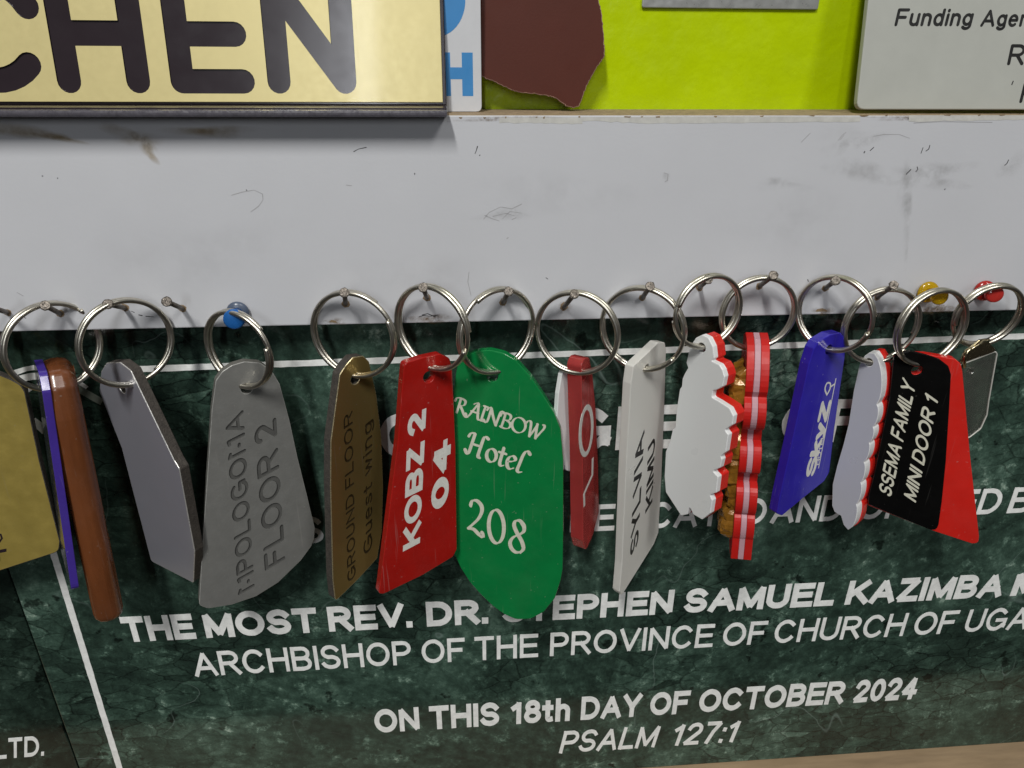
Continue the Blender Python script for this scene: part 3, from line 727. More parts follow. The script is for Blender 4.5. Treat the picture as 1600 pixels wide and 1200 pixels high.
# ------------------------------------------------------------------ signs standing on the board
# gold sign, letters cut through the gold sheet down to the dark backing
PG = Plane((400, 162), 6, 0, 8)
so = PG.o.copy()
t_sign = thing('kitchen_sign', 'big gold sign with engraved dark capitals and dark bottom rail, upper left', 'sign', so)
qr = PG.uv((692, 160)); ql = Vector((-185-0, 0)); q0 = PG.uv((400, 162))
ybot = qr.y
sheet_pts = [Vector((-230, ybot)), Vector((qr.x, ybot)), Vector((qr.x, 62)), Vector((-230, 62))]
gs = plate('gold_sheet', PG, sheet_pts, .9, M['goldface'], t_sign, so, bev=.15)
def gl(l): return [tuple(PG.uv(p)) for p in l]
def gspan(px): return PG.uv((px, 127)).x
H_ = PG.uv((300, -32)).y; base_ = PG.uv((300, 127)).y; mid_ = PG.uv((300, 53)).y
def gx(*pp): return [(gspan(x) if not isinstance(x, Vector) else x.x, y) for x, y in pp]
cut_lines = []
cut_lines.append([gx((108, base_))[0], gx((108, H_))[0]]); cut_lines.append([gx((216, base_))[0], gx((216, H_))[0]])
cut_lines.append([gx((108, mid_))[0], gx((216, mid_))[0]])
cut_lines.append([gx((379, H_))[0], gx((285, H_))[0], gx((285, base_))[0], gx((380, base_))[0]])
cut_lines.append([gx((285, mid_))[0], gx((374, mid_))[0]])
cut_lines.append([gx((436, base_))[0], gx((436, H_))[0], gx((539, base_))[0], gx((539, H_))[0]])
cx_, cy_ = gspan(-6), (H_+base_)/2
rx_, ry_ = 15.5, (H_-base_)/2
cut_lines.append([(cx_+rx_*math.cos(rad(a)), cy_+ry_*math.sin(rad(a))) for a in range(27, 319, 10)])
tx = gspan(-120)-11
cut_lines += [[(tx-13, H_), (tx+13, H_)], [(tx, H_), (tx, base_)], [(tx-24, H_), (tx-24, base_)], [(tx-56, H_), (tx-56, base_)], [(tx-36, H_), (tx-56, mid_)], [(tx-50, mid_+3), (tx-35, base_)]]
cutter = strokes_mesh('cutter', PG, cut_lines, 3.85, M['signdark'], None, Vector((0, 0, 0)), cap='round', h=1.0, base=-1.6, step=.01)
cut(gs, cutter)
sg = PG
back_pts = [Vector((-232, ybot-.8)), Vector((qr.x+1.3, ybot-.8)), Vector((qr.x+1.3, 64)), Vector((-232, 64))]
plate('backing', PG, back_pts, 5.0, M['signdark'], t_sign, so, h0=-.62, bev=.3)
xr = PG.pt(Vector((qr.x+1.3, 0))).x; xl = PG.pt(Vector((-232, 0))).x
zl = at(600, 172, -9).z
box('bottom_lip', xl, xr+.2, -9, 10, ZT+.06, zl, M['rail'], t_sign, so, bev=.8)
box('lip_bead', xl, xr, -6.5, 4.6, zl-.2, zl+.55, M['signdark'], t_sign, so, bev=.25)

# white card with blue print, behind the gold sign
yC = 13.0
PC = Plane((720, 100), yC)
co = Vector((PC.o.x, yC, ZT))
t_card = thing('printed_card', 'white plastic card with blue disc and blue letter H beside the gold sign', 'card', co)
x1 = PC.uv((752, 100)).x; zb = ZT+.1-PC.o.z
plate('card', PC, round_poly([Vector((x1-48, zb)), Vector((x1, zb)), Vector((x1, 62)), Vector((x1-48, 62))], [.5, 2, 2, 2]), 1.6, M['cardwhite'], t_card, co, bev=.25)
hu = lambda *p: PC.uv(p)
hl, hr_, hb, ht = PC.uv((730.5, 116)).x, 0, PC.uv((720, 150)).y, PC.uv((720, 82)).y
hw_ = (PC.uv((739, 116)).x-PC.uv((722, 116)).x)/2
hm = PC.uv((720, 114.5)).y
hx0 = hl-7.9
def flat(name, P, polys, m, parent, origin, h=.05, th=.2):
    vs, fs = [], []
    for pl in polys:
        s = len(vs); n = len(pl); pl = ccw([Vector(p) for p in pl])
        vs += [P.pt(p, h) for p in pl]+[P.pt(p, h-th) for p in pl]
        fs.append(tuple(range(s, s+n)))
        for i in range(n): fs.append((s+i, s+n+i, s+n+(i+1) % n, s+(i+1) % n))
    return new_mesh(name, vs, fs, m, parent, origin)
flat('letter', PC, [[(hx0-hw_, hb), (hx0+hw_, hb), (hx0+hw_, hm-hw_), (hl-hw_, hm-hw_), (hl-hw_, hb), (hl+hw_, hb), (hl+hw_, ht), (hl-hw_, ht), (hl-hw_, hm+hw_), (hx0+hw_, hm+hw_), (hx0+hw_, ht), (hx0-hw_, ht)]], M['cardblue'], t_card, co)
dc = PC.uv((679, -2)); flat('blue_disc', PC, [[dc+Vector((10.4*math.cos(a*.1309), 11.6*math.sin(a*.1309))) for a in range(48)]], M['cardblue'], t_card, co)

# maroon leather offcut
PL = Plane((850, 160), 17, 0, 3)
lo_ = PL.pt(PL.uv((895, 167)))
lt = [(748, 118), (757, 122), (772, 128), (787, 135), (800, 141), (812, 145), (835, 147), (855, 150), (866, 153), (872, 156), (879, 162), (887, 167), (896, 168.5), (905, 166), (909, 157), (911, 150), (917, 135), (924, 121), (932, 107), (940, 96), (945, 87), (945.5, 76), (944, 65), (943, 45), (941, 25), (938, 10), (935, 0), (930, -40), (925, -110), (760, -110), (745, -60)]
q = [PL.uv(p) for p in lt]
def subdiv(q, n):
    o = []
    for i in range(len(q)):
        for k in range(n): o.append(q[i]*(1-k/n)+q[(i+1) % len(q)]*(k/n))
    return o
q2 = subdiv(q, 5)
t_le = thing('leather_offcut', 'torn maroon leather piece with ragged pointed lower edge beside the white card', 'leather', lo_)
plate('hide', PL, q2, 1.5, M['leather'], t_le, lo_, bev=.3, wob=.16, sidemat=M['leatheredge'])

# silver plate on the lime wall
PS = Plane((1140, 10), 27.2)
a, b = PS.uv((1003, 12)), PS.uv((1279, 10.5))
spo = PS.pt(a)
sp = plate('silver_plate', PS, round_poly([a, Vector((b.x, a.y)), Vector((b.x, a.y+40)), Vector((a.x, a.y+40))], .8), 1.1, M['silver'], None, spo)
tag(sp, 'silver metal plate fixed high on the lime green wall, only its bottom edge showing', 'plate')

# grey sign with black wording, leaning on the wall
PF = Plane((1460, 172), 6, 0, 9)
fa = PF.uv((1338, 171)); fo = PF.pt(fa)
t_fs = thing('grey_sign', 'pale grey sign with black wording about funding, standing on the board at upper right', 'sign', fo)
fl_ = [fa, fa+Vector((120, 0)), fa+Vector((120, 75)), PF.uv((1353, -4))+Vector((0, 35))]
fl_[3].x = PF.uv((1352, 0)).x+.9
plate('panel', PF, round_poly(fl_, [3.2, 3, 3, 3]), 2.6, M['greysign'], t_fs, fo, bev=.4)
text_px('wording', PF, 'Funding', (1397, 41), (1517, 41), (1403.5, 13), M['black'], t_fs, fo, weight=.088, cap='round', h=.06)
text_px('wording', PF, 'Agency', (1531, 42), (1640, 42), (1537, 15), M['black'], t_fs, fo, weight=.088, cap='round', h=.06)
text_px('wording', PF, 'R', (1573, 102), (1598, 102), (1580, 69), M['black'], t_fs, fo, weight=.078, cap='round', h=.06)
text_px('wording', PF, 'P', (1592, 161), (1614, 161), (1600, 129), M['black'], t_fs, fo, weight=.078, cap='round', h=.06)
strokes_mesh('scuff_mark', PF, [[tuple(PF.uv((1581, 132))), tuple(PF.uv((1583, 127)))]], .22, M['ink'], t_fs, fo, cap='round', h=.04)

# ------------------------------------------------------------------ nails
NAILS = [  # head px, base px, label
 ((-12, 481), (11, 488), 'nail cut off by the left frame edge beside the gold tag', ),
 ((70, 477), (94, 490), 'nail holding the ring of the violet and brown tags'),
 ((168, 475), (195, 481), 'nail holding the ring of the blue grey tag'),
 ((260, 471), (285, 482), 'bare nail without any ring, left of the blue push pin'),
 ((538, 457), (540, 474), 'nail holding the ring of the brass tag'),
 ((661, 449), (667, 465), 'nail holding the ring of the red tag with white 04'),
 ((795, 455), (786, 472), 'nail holding the ring of the green tag'),
 ((898, 459), (881, 480), 'nail in chipped hole holding the ring of the clear red tag'),
 ((1016, 447), (1004, 465), 'nail holding the ring of the frosted white tag'),
 ((1107, 436), (1093, 449), 'nail holding the ring of the white stepped tag'),
 ((1209, 430), (1187, 447), 'nail holding the ring of the red tag with amber letters'),
 ((1306, 438), (1290, 450), 'nail holding the ring of the blue tag'),
 ((1397, 445), (1371, 464), 'nail holding the ring of the pearl scalloped tag'),
]
for hp, bp, lab in NAILS:
    hd = at(hp[0], hp[1], -15.5); bs = at(bp[0], bp[1], 0)
    t = thing('nail', lab, 'nail', bs, 'nails along the lower edge of the white board')
    ax = (hd-bs); Ln = ax.length; ax.normalize()
    vs, fs = tube_data([bs-ax*6, bs+ax*(Ln-.8)], .92, 12)
    new_mesh('shaft', vs, fs, M['nail'], t, bs, smooth=[True]*(len(fs)-2)+[False]*2)
    vs, fs = lathe_data(hd-ax*1.1, ax, [(0, .95), (.25, 1.65), (.75, 1.85), (1.05, 1.55), (1.15, .5)], 10)
    vs = [v+Vector((random.uniform(-.13, .13), random.uniform(-.1, .1), random.uniform(-.13, .13))) for v in vs]
    hm_ = new_mesh('head', vs, fs, M['nail'], t, bs)
    vs, fs = lathe_data(bs-ax*.05-Vector((0, .05, 0)), Vector((0, -1, 0)), [(0, 1.5), (.05, 1.2), (.09, .9)], 9)
    vs = [v+Vector((random.uniform(-.25, .25), 0, random.uniform(-.25, .25))) for v in vs]
    new_mesh('nail_hole_rim', vs, fs, M['chip'], t, bs)

# ------------------------------------------------------------------ push pins
def pin(flange_px, cap_px, cap_r, flange_r, m_cap, m_fl, label):
    a = at(flange_px[0], flange_px[1], -1.2); b = at(cap_px[0], cap_px[1], -10.5)
    base = at(flange_px[0], flange_px[1], 0)
    t = thing('push_pin', label, 'push pin', base, 'push pins stuck in the white board')
    ax = (b-a).normalized(); Ln = (b-a).length
    vs, fs = lathe_data(a, ax, [(-.2, flange_r*.5), (.0, flange_r*.9), (.5, flange_r), (1.0, flange_r*.96), (1.5, flange_r*.72), (1.8, cap_r*.55)], 28)
    new_mesh('collar', vs, fs, m_fl, t, base, smooth=True)
    vs, fs = lathe_data(a, ax, [(1.7, cap_r*.56), (Ln*.5, cap_r*.5), (Ln-2.4, cap_r*.62), (Ln-1.9, cap_r*.95), (Ln-1.2, cap_r), (Ln-.3, cap_r*.97), (Ln, cap_r*.82), (Ln+.12, cap_r*.3)], 28)
    new_mesh('grip', vs, fs, m_cap, t, base, smooth=True)
    vs, fs = tube_data([a-ax*6, a+ax*.3], .5, 8)
    new_mesh('needle', vs, fs, M['steel'], t, base, smooth=True)
pin((372, 487), (365, 500), 3.8, 4.1, M['pin_blue'], M['pin_base'], 'blue push pin holding the ring of the grey floor tag')
pin((1449, 456), (1470, 464), 3.3, 4.3, M['pin_yellow'], M['pin_yellow'], 'yellow push pin behind the ring of the black tag')
pin((1538, 454), (1555, 460), 3.3, 4.1, M['pin_red'], M['pin_red'], 'red push pin holding the ring of the clear plastic card')

# ------------------------------------------------------------------ split rings
def to_px(p):
    q = p-CAM; z = q.dot(Fv)
    return 800+FPX*q.dot(Rv)/z, 600-FPX*q.dot(Uv)/z
def split_ring(bbox, Y, sgn, label, start=40, wire=.92, turns=1.93):
    x0, x1_, y0, y1 = bbox
    c = at((x0+x1_)/2, (y0+y1)/2, Y)
    R = (at((x0+x1_)/2, y1, Y)-at((x0+x1_)/2, y0, Y)).length/2-wire
    yaw, tl = rad(8)*sgn, 0.0
    def frame():
        u = Vector((math.cos(yaw), math.sin(yaw), 0)); n = Vector((math.sin(yaw), -math.cos(yaw), 0))
        v = Vector((0, 0, 1))*math.cos(tl)+n*math.sin(tl)
        return u, v
    for it in range(40):                       # turn and size the ring until its outline has the seen width and height
        u, v = frame()
        pp = [to_px(c+(u*math.cos(k*.1309)+v*math.sin(k*.1309))*(R+wire)) for k in range(48)]
        ax, bx = min(p[0] for p in pp), max(p[0] for p in pp); ay, by = min(p[1] for p in pp), max(p[1] for p in pp)
        sc_ = 2*(R+wire)/(by-ay)
        c.x += ((x0+x1_)-(ax+bx))/2*sc_; c.z -= ((y0+y1)-(ay+by))/2*sc_
        R = (R+wire)*((y1-y0)/(by-ay))**.7-wire
        ratio = (x1_-x0)/(bx-ax)
        ya = abs(yaw)
        if ratio < 1: ya += (1-ratio)*1.2
        else: ya -= (ratio-1)*1.2
        yaw = max(0.0, min(rad(52), ya))*sgn
        if ya <= 0 and ratio > 1.0: tl = min(rad(40), tl+(ratio-1)*.8); R = max(R, ((x1_-x0)/(bx-ax))*(R+wire)-wire)
    u, v = frame()
    nn = u.cross(v).normalized()
    path = []; K = int(90*turns)
    for k in range(K+1):
        t = k/K*turns; an = rad(start)+2*math.pi*t
        s = min(1, max(0, (t-.80)/.36)); s = s*s*(3-2*s)
        off = (s-.5)*wire*1.95
        path.append(c+u*(R*math.cos(an))+v*(R*math.sin(an))+nn*off)
    vs, fs = tube_data(path, wire, 12)
    o = new_mesh('key_ring', vs, fs, M['steel'], None, c, smooth=[True]*(len(fs)-2)+[False]*2)
    return tag(o, label, 'key ring', 'split key rings hanging in a row')
RINGS = [
 ((-140, -4, 478, 604), -9, 1, 'steel ring cut off by the left frame edge, above the gold tag', 200),
 ((0, 160, 470, 612), -8, 1, 'steel split ring carrying the violet and brown tags', 70),
 ((118, 271, 465, 605), -12, 1, 'steel split ring carrying the blue grey tag', 300),
 ((322, 425, 483, 607), -9, -1, 'steel split ring hung over the blue push pin', 38),
 ((487, 619, 453, 590), -8, -1, 'steel split ring carrying the brass tag', 52),
 ((619, 734, 443, 580), -14, -1, 'steel split ring carrying the red tag with white 04', 5),
 ((715, 834, 448, 585), -7.5, 1, 'steel split ring carrying the green tag', 150),
 ((836, 969, 453, 585), -12, -1, 'steel split ring carrying the clear red tag and a white tag', 200),
 ((938, 1073, 446, 580), -8, -1, 'steel split ring carrying the frosted white tag', 350),
 ((1052, 1158, 427, 545), -13.5, 1, 'steel split ring carrying the white stepped tag', 190),
 ((1124, 1245, 430, 547), -8.0, 1, 'steel split ring carrying the red tag with amber letters', 300),
 ((1244, 1368, 429, 551), -12, -1, 'steel split ring carrying the blue tag', 10),
 ((1315, 1439, 448, 568), -7.5, 1, 'steel split ring carrying the pearl scalloped tag', 345),
 ((1398, 1511, 450, 572), -13, 1, 'steel split ring carrying the black tag with red border', 250),
 ((1486, 1600, 443, 541), -8.5, -1, 'steel split ring carrying the clear plastic card', 220),
]
for r in RINGS: split_ring(*r[:4], start=r[4])

# ------------------------------------------------------------------ key tags
KT = 'key tags hanging in a row'
def px_tag(label, hole, Y, alpha, px, thick, mat_, rr, hole_r=2.1, tilt=0, sidemat=None, part='plate', name='key_tag', bev=.35, holes=True, edgemat=None):
    P = Plane(hole, Y, alpha, tilt)
    t = thing(name, label, 'key tag', P.o, KT)
    out = round_poly([P.uv(p) for p in px], rr, 6)
    xs_, ys_ = [p.x for p in out], [p.y for p in out]
    print('TAG %-60s %.0f x %.0f mm  u %.0f..%.0f' % (label[:60], max(xs_)-min(xs_), max(ys_)-min(ys_), min(xs_), max(xs_)))
    o = plate(part, P, out, thick, mat_, t, P.o, holes=[circle((0, -.6), hole_r)] if holes else (), sidemat=sidemat, bev=bev, edgemat=edgemat)
    return P, t, o

# gold tag at the left frame edge
P, t, o = px_tag('matt gold tag with slanted lower edge, cut off by the left frame edge', (-50, 596), -9, 5,
   [(-92, 585), (-60, 578), (-20, 578), (15, 592), (32, 601), (39, 612), (62, 720), (94, 846), (92, 862), (0, 892), (-110, 925), (-150, 915), (-130, 750)], 3, M['goldtag'], 4, sidemat=M['core'])
text_px('lettering', P, 'F', (10, 857), (11, 877), (-16, 862), M['signdark'], t, P.o, weight=.09, h=.05)
strokes_mesh('lettering', P, [[tuple(P.uv(p)) for p in ((-7, 846), (-1, 847), (3, 841), (1, 835), (-6, 834))]], .35, M['signdark'], t, P.o, cap='round', h=.05)

# violet tag, seen on its edge
def uv_tag(label, hole, Y, alpha, out, thick, mat_, h0, tilt=0, part='plate', hole_r=2.1, hole_c=(0, -.6), sidemat=None, bev=.35, rounded=False):
    P = Plane(hole, Y, alpha, tilt)
    t = thing('key_tag', label, 'key tag', P.o, KT)
    o = plate(part, P, out, thick, mat_, t, P.o, holes=[circle(hole_c, hole_r)], h0=h0, sidemat=sidemat, bev=bev, rounded=rounded)
    return P, t, o
vo = round_poly([Vector(p) for p in ((-7, 6), (8, 6), (12, 0), (15.5, -84), (-15.5, -80), (-11, 1))], 3)
P, t, o = uv_tag('violet tag seen almost on edge, left of the brown wooden tag', (66, 594), -9.5, -58, vo, 2.7, M['smoked'], 1.3, tilt=6.5, sidemat=M['violet'], bev=.2)
br_o = round_poly([Vector(p) for p in ((-8, 7.5), (8, 7.5), (12, 2), (13.5, -10), (15, -60), (15.5, -103), (-15.5, -103), (-15, -60), (-13, -8), (-12, 2))], 4)
P, t, o = uv_tag('thick brown wooden tag seen on its glossy edge', (93, 597), -6.5, -61, br_o, 11, M['brown'], 5.5, bev=4.4, tilt=3, rounded=True)

# blue grey tag
P, t, o = px_tag('plain blue grey metallic tag turned left, bright right edge', (190, 604), -9, -38,
   [(155, 612), (158, 580), (166, 567), (187, 566), (204, 579), (272, 720), (280, 733), (304, 862), (302, 911), (236, 877), (190, 700)], 4.1, M['bluegrey'], 1.6, sidemat=M['core'], edgemat=M['brightedge'], bev=.3)

# pewter tag FLOOR 2
P, t, o = px_tag('large pewter grey tag engraved FLOOR 2, hung from the blue pin', (385, 605), -9, 24,
   [(337, 595), (347, 581), (362, 571), (382, 565), (407, 567), (425, 580), (437, 600), (452, 655), (465, 715), (480, 775), (492, 825), (491, 841), (487, 853), (470, 876), (435, 910), (400, 932), (362, 945), (325, 951), (311, 946), (312, 928), (317, 840), (327, 700), (331, 640)], 3.6, M['pewter'], 3, sidemat=M['coregrey'], bev=.25, edgemat=M['paleedge'])
GM = dict(G)
GM['M'] = (.8, [[(0, 0), (0, 1), (.16, .93)], [(.8, 0), (.8, 1), (.64, .93)], [(.37, .32), (.43, .32)]])
_G = G
def engraved(P, t, o, rows, mcut, depth=.55, **k):
    for (s, p0, p1, pt, wgt, gm) in rows:
        lines, W = layout_with(gm, s, wgt, .13)
        q0, q1, qt = P.uv(p0), P.uv(p1), P.uv(pt)
        ex, ey = (q1-q0)/W, qt-q0
        c = strokes_mesh('cutter', P, lines, wgt, mcut, None, Vector((0, 0, 0)), cap='round', h=.6, base=-depth, xf=lambda q: q0+ex*q[0]+ey*q[1], step=.004)
        cut(o, c)
def layout_with(font, text, hw, space):
    x = 0; lines = []
    for ch in text:
        if ch == ' ': x += .34; continue
        w_, st = font[ch]
        for s in st: lines.append([(x+hw+a, hw+b*(1-2*hw)) for a, b in s])
        x += w_+2*hw+space
    return lines, x-space
engraved(P, t, o, [('MPOLOGOMA', (398, 916), (380.5, 640), (372, 931), .088, GM), ('FLOOR 2', (446, 874), (431.5, 652), (414, 893), .085, G)], M['pewtercut'])

# brass tag GROUND FLOOR
P, t, o = px_tag('brass coloured tag engraved GROUND FLOOR, turned to the right', (555, 590), -8.5, 46,
   [(541, 570), (552, 558), (568, 556), (577, 565), (588, 615), (596, 680), (599, 760), (597, 830), (590, 872), (560, 905), (524, 940), (520, 905), (516.5, 760), (517, 690), (531, 585)], 4.4, M['brassface'], 1.6, sidemat=M['core'], edgemat=M['brassedge'], bev=.3)
engraved(P, t, o, [('GROUND FLOOR', (556, 901), (551, 641), (543, 912), .078, G), ('Guest wing', (582, 857), (581.5, 655), (568, 870), .075, G)], M['brasscut'], depth=.5)

# red tag KOBZ
P, t, o = px_tag('red acrylic tag with bold white lettering ending in 04, overlapping the green tag', (670, 587), -14.5, 30,
   [(632, 568), (660, 559), (688, 553), (703, 560), (707, 580), (712, 700), (714, 858), (708, 870), (660, 899), (600, 928), (592, 928), (594, 915), (622, 690), (629, 600)], 3.6, M['redtag'], 2.0, hole_r=2.3)
for s, a, b, c in (('KOBZ 2', (656, 848), (666, 638), (629.5, 862)), ('04', (700, 787), (705, 683), (673, 801))):
    text_px('lettering', P, s, a, b, c, M['whitepaint'], t, P.o, weight=.115, space=.06, h=.05, word=.30)

# green oval tag 208
P, t, o = px_tag('big green oval tag numbered 208 with ivory script', (769, 586), -8, -12,
   [(712, 585), (716, 566), (728, 556), (745, 549), (765, 547), (787, 552), (806, 563), (830, 590), (850, 620), (866, 646), (876, 672), (880, 720), (880, 830), (879, 890), (876, 907), (867, 935), (850, 956), (830, 967), (806, 968), (788, 960), (770, 947), (752, 930), (735, 911), (720, 888), (711, 868), (705, 830), (703, 740), (706, 640)], 3.4, M['green'], 6, hole_r=2.3)
nb = rad(35)
text_px('lettering', P, 'RAINBOW', (709, 643), (846, 688), (713, 620), M['ivory'], t, P.o, font=PEN, weight=.062, space=.03, cap='round', nib=nb, h=.05)
text_px('lettering', P, 'Hotel', (727, 707), (817, 740), (733, 674), M['ivory'], t, P.o, font=PEN, weight=.064, space=.02, cap='round', nib=nb, h=.05)
text_px('lettering', P, '208', (731, 828), (822, 870), (733, 777), M['ivory'], t, P.o, font=PEN, weight=.062, space=.06, cap='round', nib=nb, h=.05)

# clear red tag with white tag behind
P, t, o = px_tag('clear red acrylic tag on edge with one white round figure', (913, 586), -12.5, 54,
   [(908, 572), (913, 560), (921, 558), (926, 585), (931, 640), (935, 730), (936, 800), (927, 835), (915, 862), (911, 845), (910.5, 700), (909, 640)], 6.2, M['redclear'], 2.5, hole_r=1.6)
strokes_mesh('lettering', P, [[tuple(P.uv((916+9.2*math.cos(rad(a))+2.0*math.sin(rad(a)), 673-37*math.sin(rad(a))))) for a in range(90, 451, 12)]], 1.15, M['whitepaint'], t, P.o, h=.05)
strokes_mesh('lettering', P, [[tuple(P.uv(p)) for p in ((926, 718), (925.5, 742), (912.5, 772), (913, 789))]], .8, M['whitepaint'], t, P.o, h=.05)
P, t, o = px_tag('white tag mostly hidden behind the clear red tag', (893, 590), -5.5, 44,
   [(878, 584), (884, 574), (900, 574), (906, 590), (908, 690), (902, 740), (884, 735), (877, 695), (870.5, 650), (873, 615)], 2.0, M['opal'], 3)

# frosted tag SYLVIA KIMU
P, t, o = px_tag('frosted white tag with black lettering reading upward, clipped top corner', (1011, 574), -8.5, 44,
   [(990, 572), (1029, 535), (1039, 535), (1041, 548), (1038, 640), (1034, 740), (1029, 832), (1022, 850), (972, 930), (968, 925), (972, 880), (979, 720), (986, 600)], 3.9, M['frost'], 1.2, hole_r=1.9)
for s, a, b, c in (('SYLVIA', (997, 849), (1007, 671), (984, 873)), ('KIMU', (1019, 784), (1024, 680), (1008, 803))):
    text_px('lettering', P, s, a, b, c, M['black'], t, P.o, weight=.09, h=.05)

# white stepped tag with red backing
st = [(1078, 541), (1087, 528), (1097, 523), (1107, 528), (1114, 542), (1116, 560), (1111, 564), (1124, 570), (1129, 578), (1132, 589), (1129, 604), (1120, 609), (1114, 610), (1112, 621), (1123, 627), (1140, 638), (1146, 650), (1144, 664), (1132, 672), (1138, 679), (1134, 706), (1126, 713), (1128, 718), (1125, 731), (1113, 736), (1122, 745), (1119, 770), (1109, 773), (1113, 782), (1110, 802), (1097, 812), (1083, 804), (1077, 791), (1074, 804), (1064, 806), (1040, 769), (1038, 745), (1040, 706), (1047, 688), (1051, 671), (1055, 668), (1057, 640), (1062, 608), (1065, 604), (1066, 592), (1070, 583), (1075, 575), (1072, 567), (1075, 555)]
P, t, o = px_tag('white stepped outline tag backed with red acrylic', (1096, 541), -14, -57, st, 2.6, M['opal'], .8, hole_r=1.9, part='front_layer', sidemat=M['whiteedge'])
out2 = round_poly([P.uv(p)+Vector((0, -.2)) for p in st], .8, 4)
plate('back_layer', P, out2, 4.6, M['redbright'], t, P.o, holes=[circle((0, -.6), 1.9)], h0=-2.63, bev=.2)

# red sandwich tag with raised amber letters, seen on edge
def lobes(js, bul):
    o = []
    for i in range(len(js)-1):
        a, b = Vector(js[i]), Vector(js[i+1]); d = b-a; n = Vector((-d.y, d.x)).normalized()
        if n.x < 0: n = -n
        for k in range(10):
            f = k/10
            o.append(a+d*f+n*(bul[i]*math.sin(math.pi*f)**.55))
    return o
sc_edge = lobes([(2, 5.0), (11.0, -18.0), (9.5, -35.0), (6.8, -36), (6.8, -42), (11, -43), (11.4, -57), (6.8, -58), (6.8, -64), (11, -65), (10.6, -80), (10.6, -95)], [5.2, 4.6, .3, .3, .3, 2.2, .3, .3, .3, 2.4, 2.2])
sc_pts = sc_edge+[Vector(p) for p in ((11.4, -106), (4, -108), (-6, -103), (-10, -90), (-13, -70), (-11, -50), (-14, -30), (-11, -15), (-13, -4), (-10, 2.5), (-4, 5.4))]
PR = Plane((1178, 545), -9, -107, -3.6)
sc_pts = [Vector((p[0], p[1] if p[1] > 0 else p[1]*.88)) for p in sc_pts]
t = thing('key_tag', 'red scalloped tag with pale stripe along its edge and raised amber letters', 'key tag', PR.o, KT)
sc_o = round_poly(sc_pts, .5, 4)
lay = ((3.3, 2.9, 'redmatt', 'front_layer'), (.38, 2.3, 'pinkcore', 'middle_layer'), (-1.94, 3.2, 'redmatt', 'back_layer'))
for h0, th, m_, nm in lay:
    plate(nm, PR, sc_o, th, M[m_], t, PR.o, holes=[circle((0, -1), 2.0)], h0=h0, bev=.25)
random.seed(21)
NR, NC = 46, 10
vs_, fs_ = [], []
lump = [random.uniform(3.0, 8.2) for _ in range(14)]
for j in range(NR+1):
    y_ = -5.0-81*j/NR
    f = j/NR*12.99; i0 = int(f); f -= i0
    f = max(0, min(1, (f-.5)/.22+.5))
    th = lump[i0]*(1-f)+lump[i0+1]*f
    if abs(f-.5) < .3: th *= .62
    if j in (0, NR): th = .2
    near = 12.0-.032*abs(y_)+(th-5.5)*.45
    far = -5+random.uniform(-2, 2)
    for k in range(NC+1):
        an = math.pi*k/NC
        sq = lambda c: math.copysign(abs(c)**.55, c)
        uu = (near+far)/2+(near-far)/2*sq(math.cos(an)); hh = th*abs(math.sin(an))**.5
        if 0 < k < NC: uu += random.uniform(-.45, .45); hh += random.uniform(-.55, .55)
        vs_.append(PR.pt((uu, y_+random.uniform(-.35, .35)), 3.25+hh))
for j in range(NR):
    for k in range(NC):
        a_ = j*(NC+1)+k; q_ = (a_, a_+1, a_+NC+2, a_+NC+1)
        if random.random() < .5: fs_ += [(q_[0], q_[1], q_[2]), (q_[0], q_[2], q_[3])]
        else: fs_ += [(q_[0], q_[1], q_[3]), (q_[1], q_[2], q_[3])]
o = new_mesh('raised_letters', vs_, fs_, M['amber'], t, PR.o); fix_normals(o)

# blue tag
P, t, o = px_tag('deep blue acrylic tag with white brush lettering and underline', (1296, 544), -12.5, 26,
   [(1272, 545), (1279, 534), (1298, 523), (1314, 520), (1322, 530), (1320, 560), (1314, 600), (1304, 670), (1296, 738), (1288, 752), (1253, 780), (1222, 806), (1214, 803), (1218, 780), (1236, 700), (1264, 570)], 4.4, M['blue'], 1.6, hole_r=2.0)
for s, a, b, c, wg, cp in (('SkyZ', (1272, 744), (1299, 625), (1256, 753), .12, 'round'), ('HOTEL', (1279.5, 726), (1288, 678), (1275, 729), .07, 'butt')):
    text_px('lettering', P, s, a, b, c, M['whitepaint'], t, P.o, weight=wg, space=-.02 if s == 'SkyZ' else .1, h=.05, cap=cp, shear=.18)
strokes_mesh('underline', P, [[tuple(P.uv(p)) for p in ((1279, 731), (1292, 664), (1306, 592))]], .22, M['whitepaint'], t, P.o, h=.05)
strokes_mesh('flourish', P, [[tuple(P.uv(p)) for p in smooth_line([(1292, 617), (1289, 608), (1292, 599), (1297, 599), (1297, 607), (1292, 617)])], [tuple(P.uv(p)) for p in ((1297, 605), (1304, 600))]], .35, M['whitepaint'], t, P.o, h=.05, cap='round')

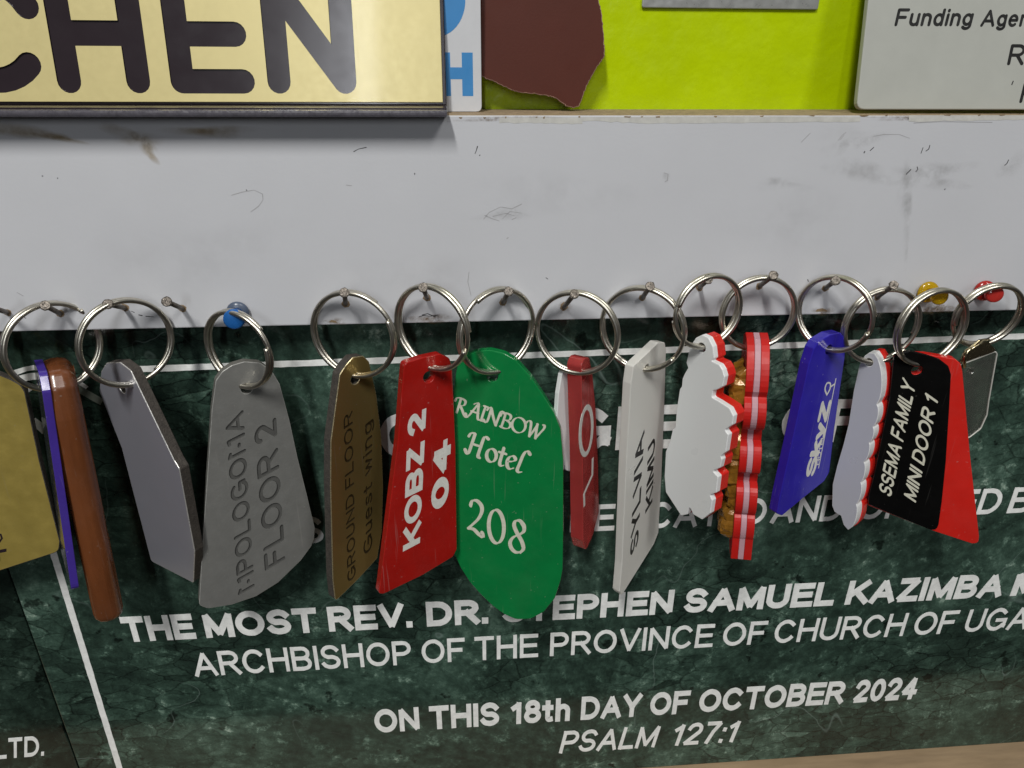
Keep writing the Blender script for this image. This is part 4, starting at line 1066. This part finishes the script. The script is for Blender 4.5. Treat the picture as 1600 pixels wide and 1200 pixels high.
# pearl scalloped tag
def bumps(js, bul):
    """edge of rounded lobes between the given joints, bulging to the right of the travel direction's left"""
    o = []
    for i in range(len(js)-1):
        a, b = Vector(js[i]), Vector(js[i+1]); d = b-a; n = Vector((-d.y, d.x)).normalized()
        if n.x < 0: n = -n
        for k in range(9):
            f = k/9
            o.append(tuple(a+d*f+n*(bul[i]*math.sin(math.pi*f)**.6)))
    o.append(tuple(js[-1])); return o
pe = bumps([(1366, 552), (1370, 632), (1364, 667), (1358, 692), (1350, 722), (1345, 754), (1338, 788), (1331, 824)], [10, 5, 4, 4, 4, 4, 4])
pe += [(1325, 828), (1318, 820), (1314, 806), (1304, 800), (1300, 790), (1301, 757), (1308, 728), (1318, 694), (1326, 662), (1334, 610), (1343, 570), (1351, 556), (1358, 551)]
P, t, o = px_tag('pearly scalloped tag edged in white and red, left of the black tag', (1358, 564), -8, -54, pe, 4.6, M['opalgrey'], .25, hole_r=1.7, part='front_layer', sidemat=M['whiteedge'], bev=.2)
plate('back_layer', P, round_poly([P.uv(p)+Vector((.4, -.1)) for p in pe], .25, 4), 4.0, M['redbright'], t, P.o, holes=[circle((0, -.6), 1.7)], h0=-4.63, bev=.2)

# black tag with red border
P, t, o = px_tag('black tag on a red plate, white lettering ends in DOOR 1', (1432, 575), -13, -14,
   [(1404, 560), (1424, 553), (1448, 554), (1492, 561), (1501, 568), (1504, 580), (1516, 712), (1530, 838), (1529, 848), (1520, 850), (1456, 829), (1354, 789), (1364, 770), (1376, 730), (1398, 620)], 3.6, M['redbright'], 2.2, hole_r=2.2, part='back_plate')
bk = [(1395.5, 552), (1420, 546), (1444, 552), (1466, 559), (1480, 570), (1484, 583), (1481, 640), (1476, 720), (1470, 780), (1465, 816), (1462, 824), (1452, 825), (1400, 804), (1355, 785), (1356, 771), (1366.5, 730), (1388, 621)]
plate('black_face', P, round_poly([P.uv(p) for p in bk], 1.6, 5), 1.6, M['blacktag'], t, P.o, holes=[circle((0, -.6), 2.2)], h0=1.63, bev=.4)
for s, a, b, c in (('SSEMA FAMILY', (1392, 778), (1431, 603), (1372.5, 765)), ('MINI DOOR 1', (1431, 786), (1466, 626), (1412, 773))):
    PB2 = Plane((1432, 575), -13, -14); PB2.o = P.o+P.n*1.63
    text_px('lettering', PB2, s, a, b, c, M['ivory'], t, P.o, weight=.085, h=.05, cap='round', space=.10)

# clear plastic card holder
P = Plane((1538, 540), -8.5, 14)
t = thing('card_holder', 'clear plastic card holder with metal clip, half hidden behind the black tag', 'card holder', P.o)
cl = [P.uv(p) for p in ((1488, 573), (1501, 568), (1556, 547), (1559, 552), (1553, 585), (1546, 625), (1543, 648), (1533, 670), (1515, 684), (1500, 690))]
o = plate('clear_sleeve', P, round_poly(cl, 1.8, 5), 2.2, M['sleeve'], t, P.o, holes=[circle(P.uv((1518, 580)), 1.3)], bev=.4)
rim = round_poly([q_ for q_ in inset(ccw(cl), .5)], 1.8, 5)
vs, fs = tube_data([P.pt(q_, .1) for q_ in rim]+[P.pt(rim[0], .1)], .3, 8)
new_mesh('welded_rim', vs, fs, M['rim'], t, P.o, smooth=True)
ca = [P.uv(p) for p in ((1497, 567), (1505, 548), (1516, 540), (1528, 530), (1540, 528), (1546, 538), (1556, 547))]
plate('clip', P, round_poly(ca, 1.2, 4), .8, M['clip'], t, P.o, h0=.9, bev=.2)
vs, fs = tube_data([P.pt(P.uv(p), 1.2) for p in ((1502, 572), (1503, 556), (1508, 547), (1518, 541), (1532, 532), (1541, 530))], .75, 10)
new_mesh('clip_wire', vs, fs, M['clip'], t, P.o, smooth=True)

for o in bpy.data.objects:
    if '_o' in o: del o['_o']
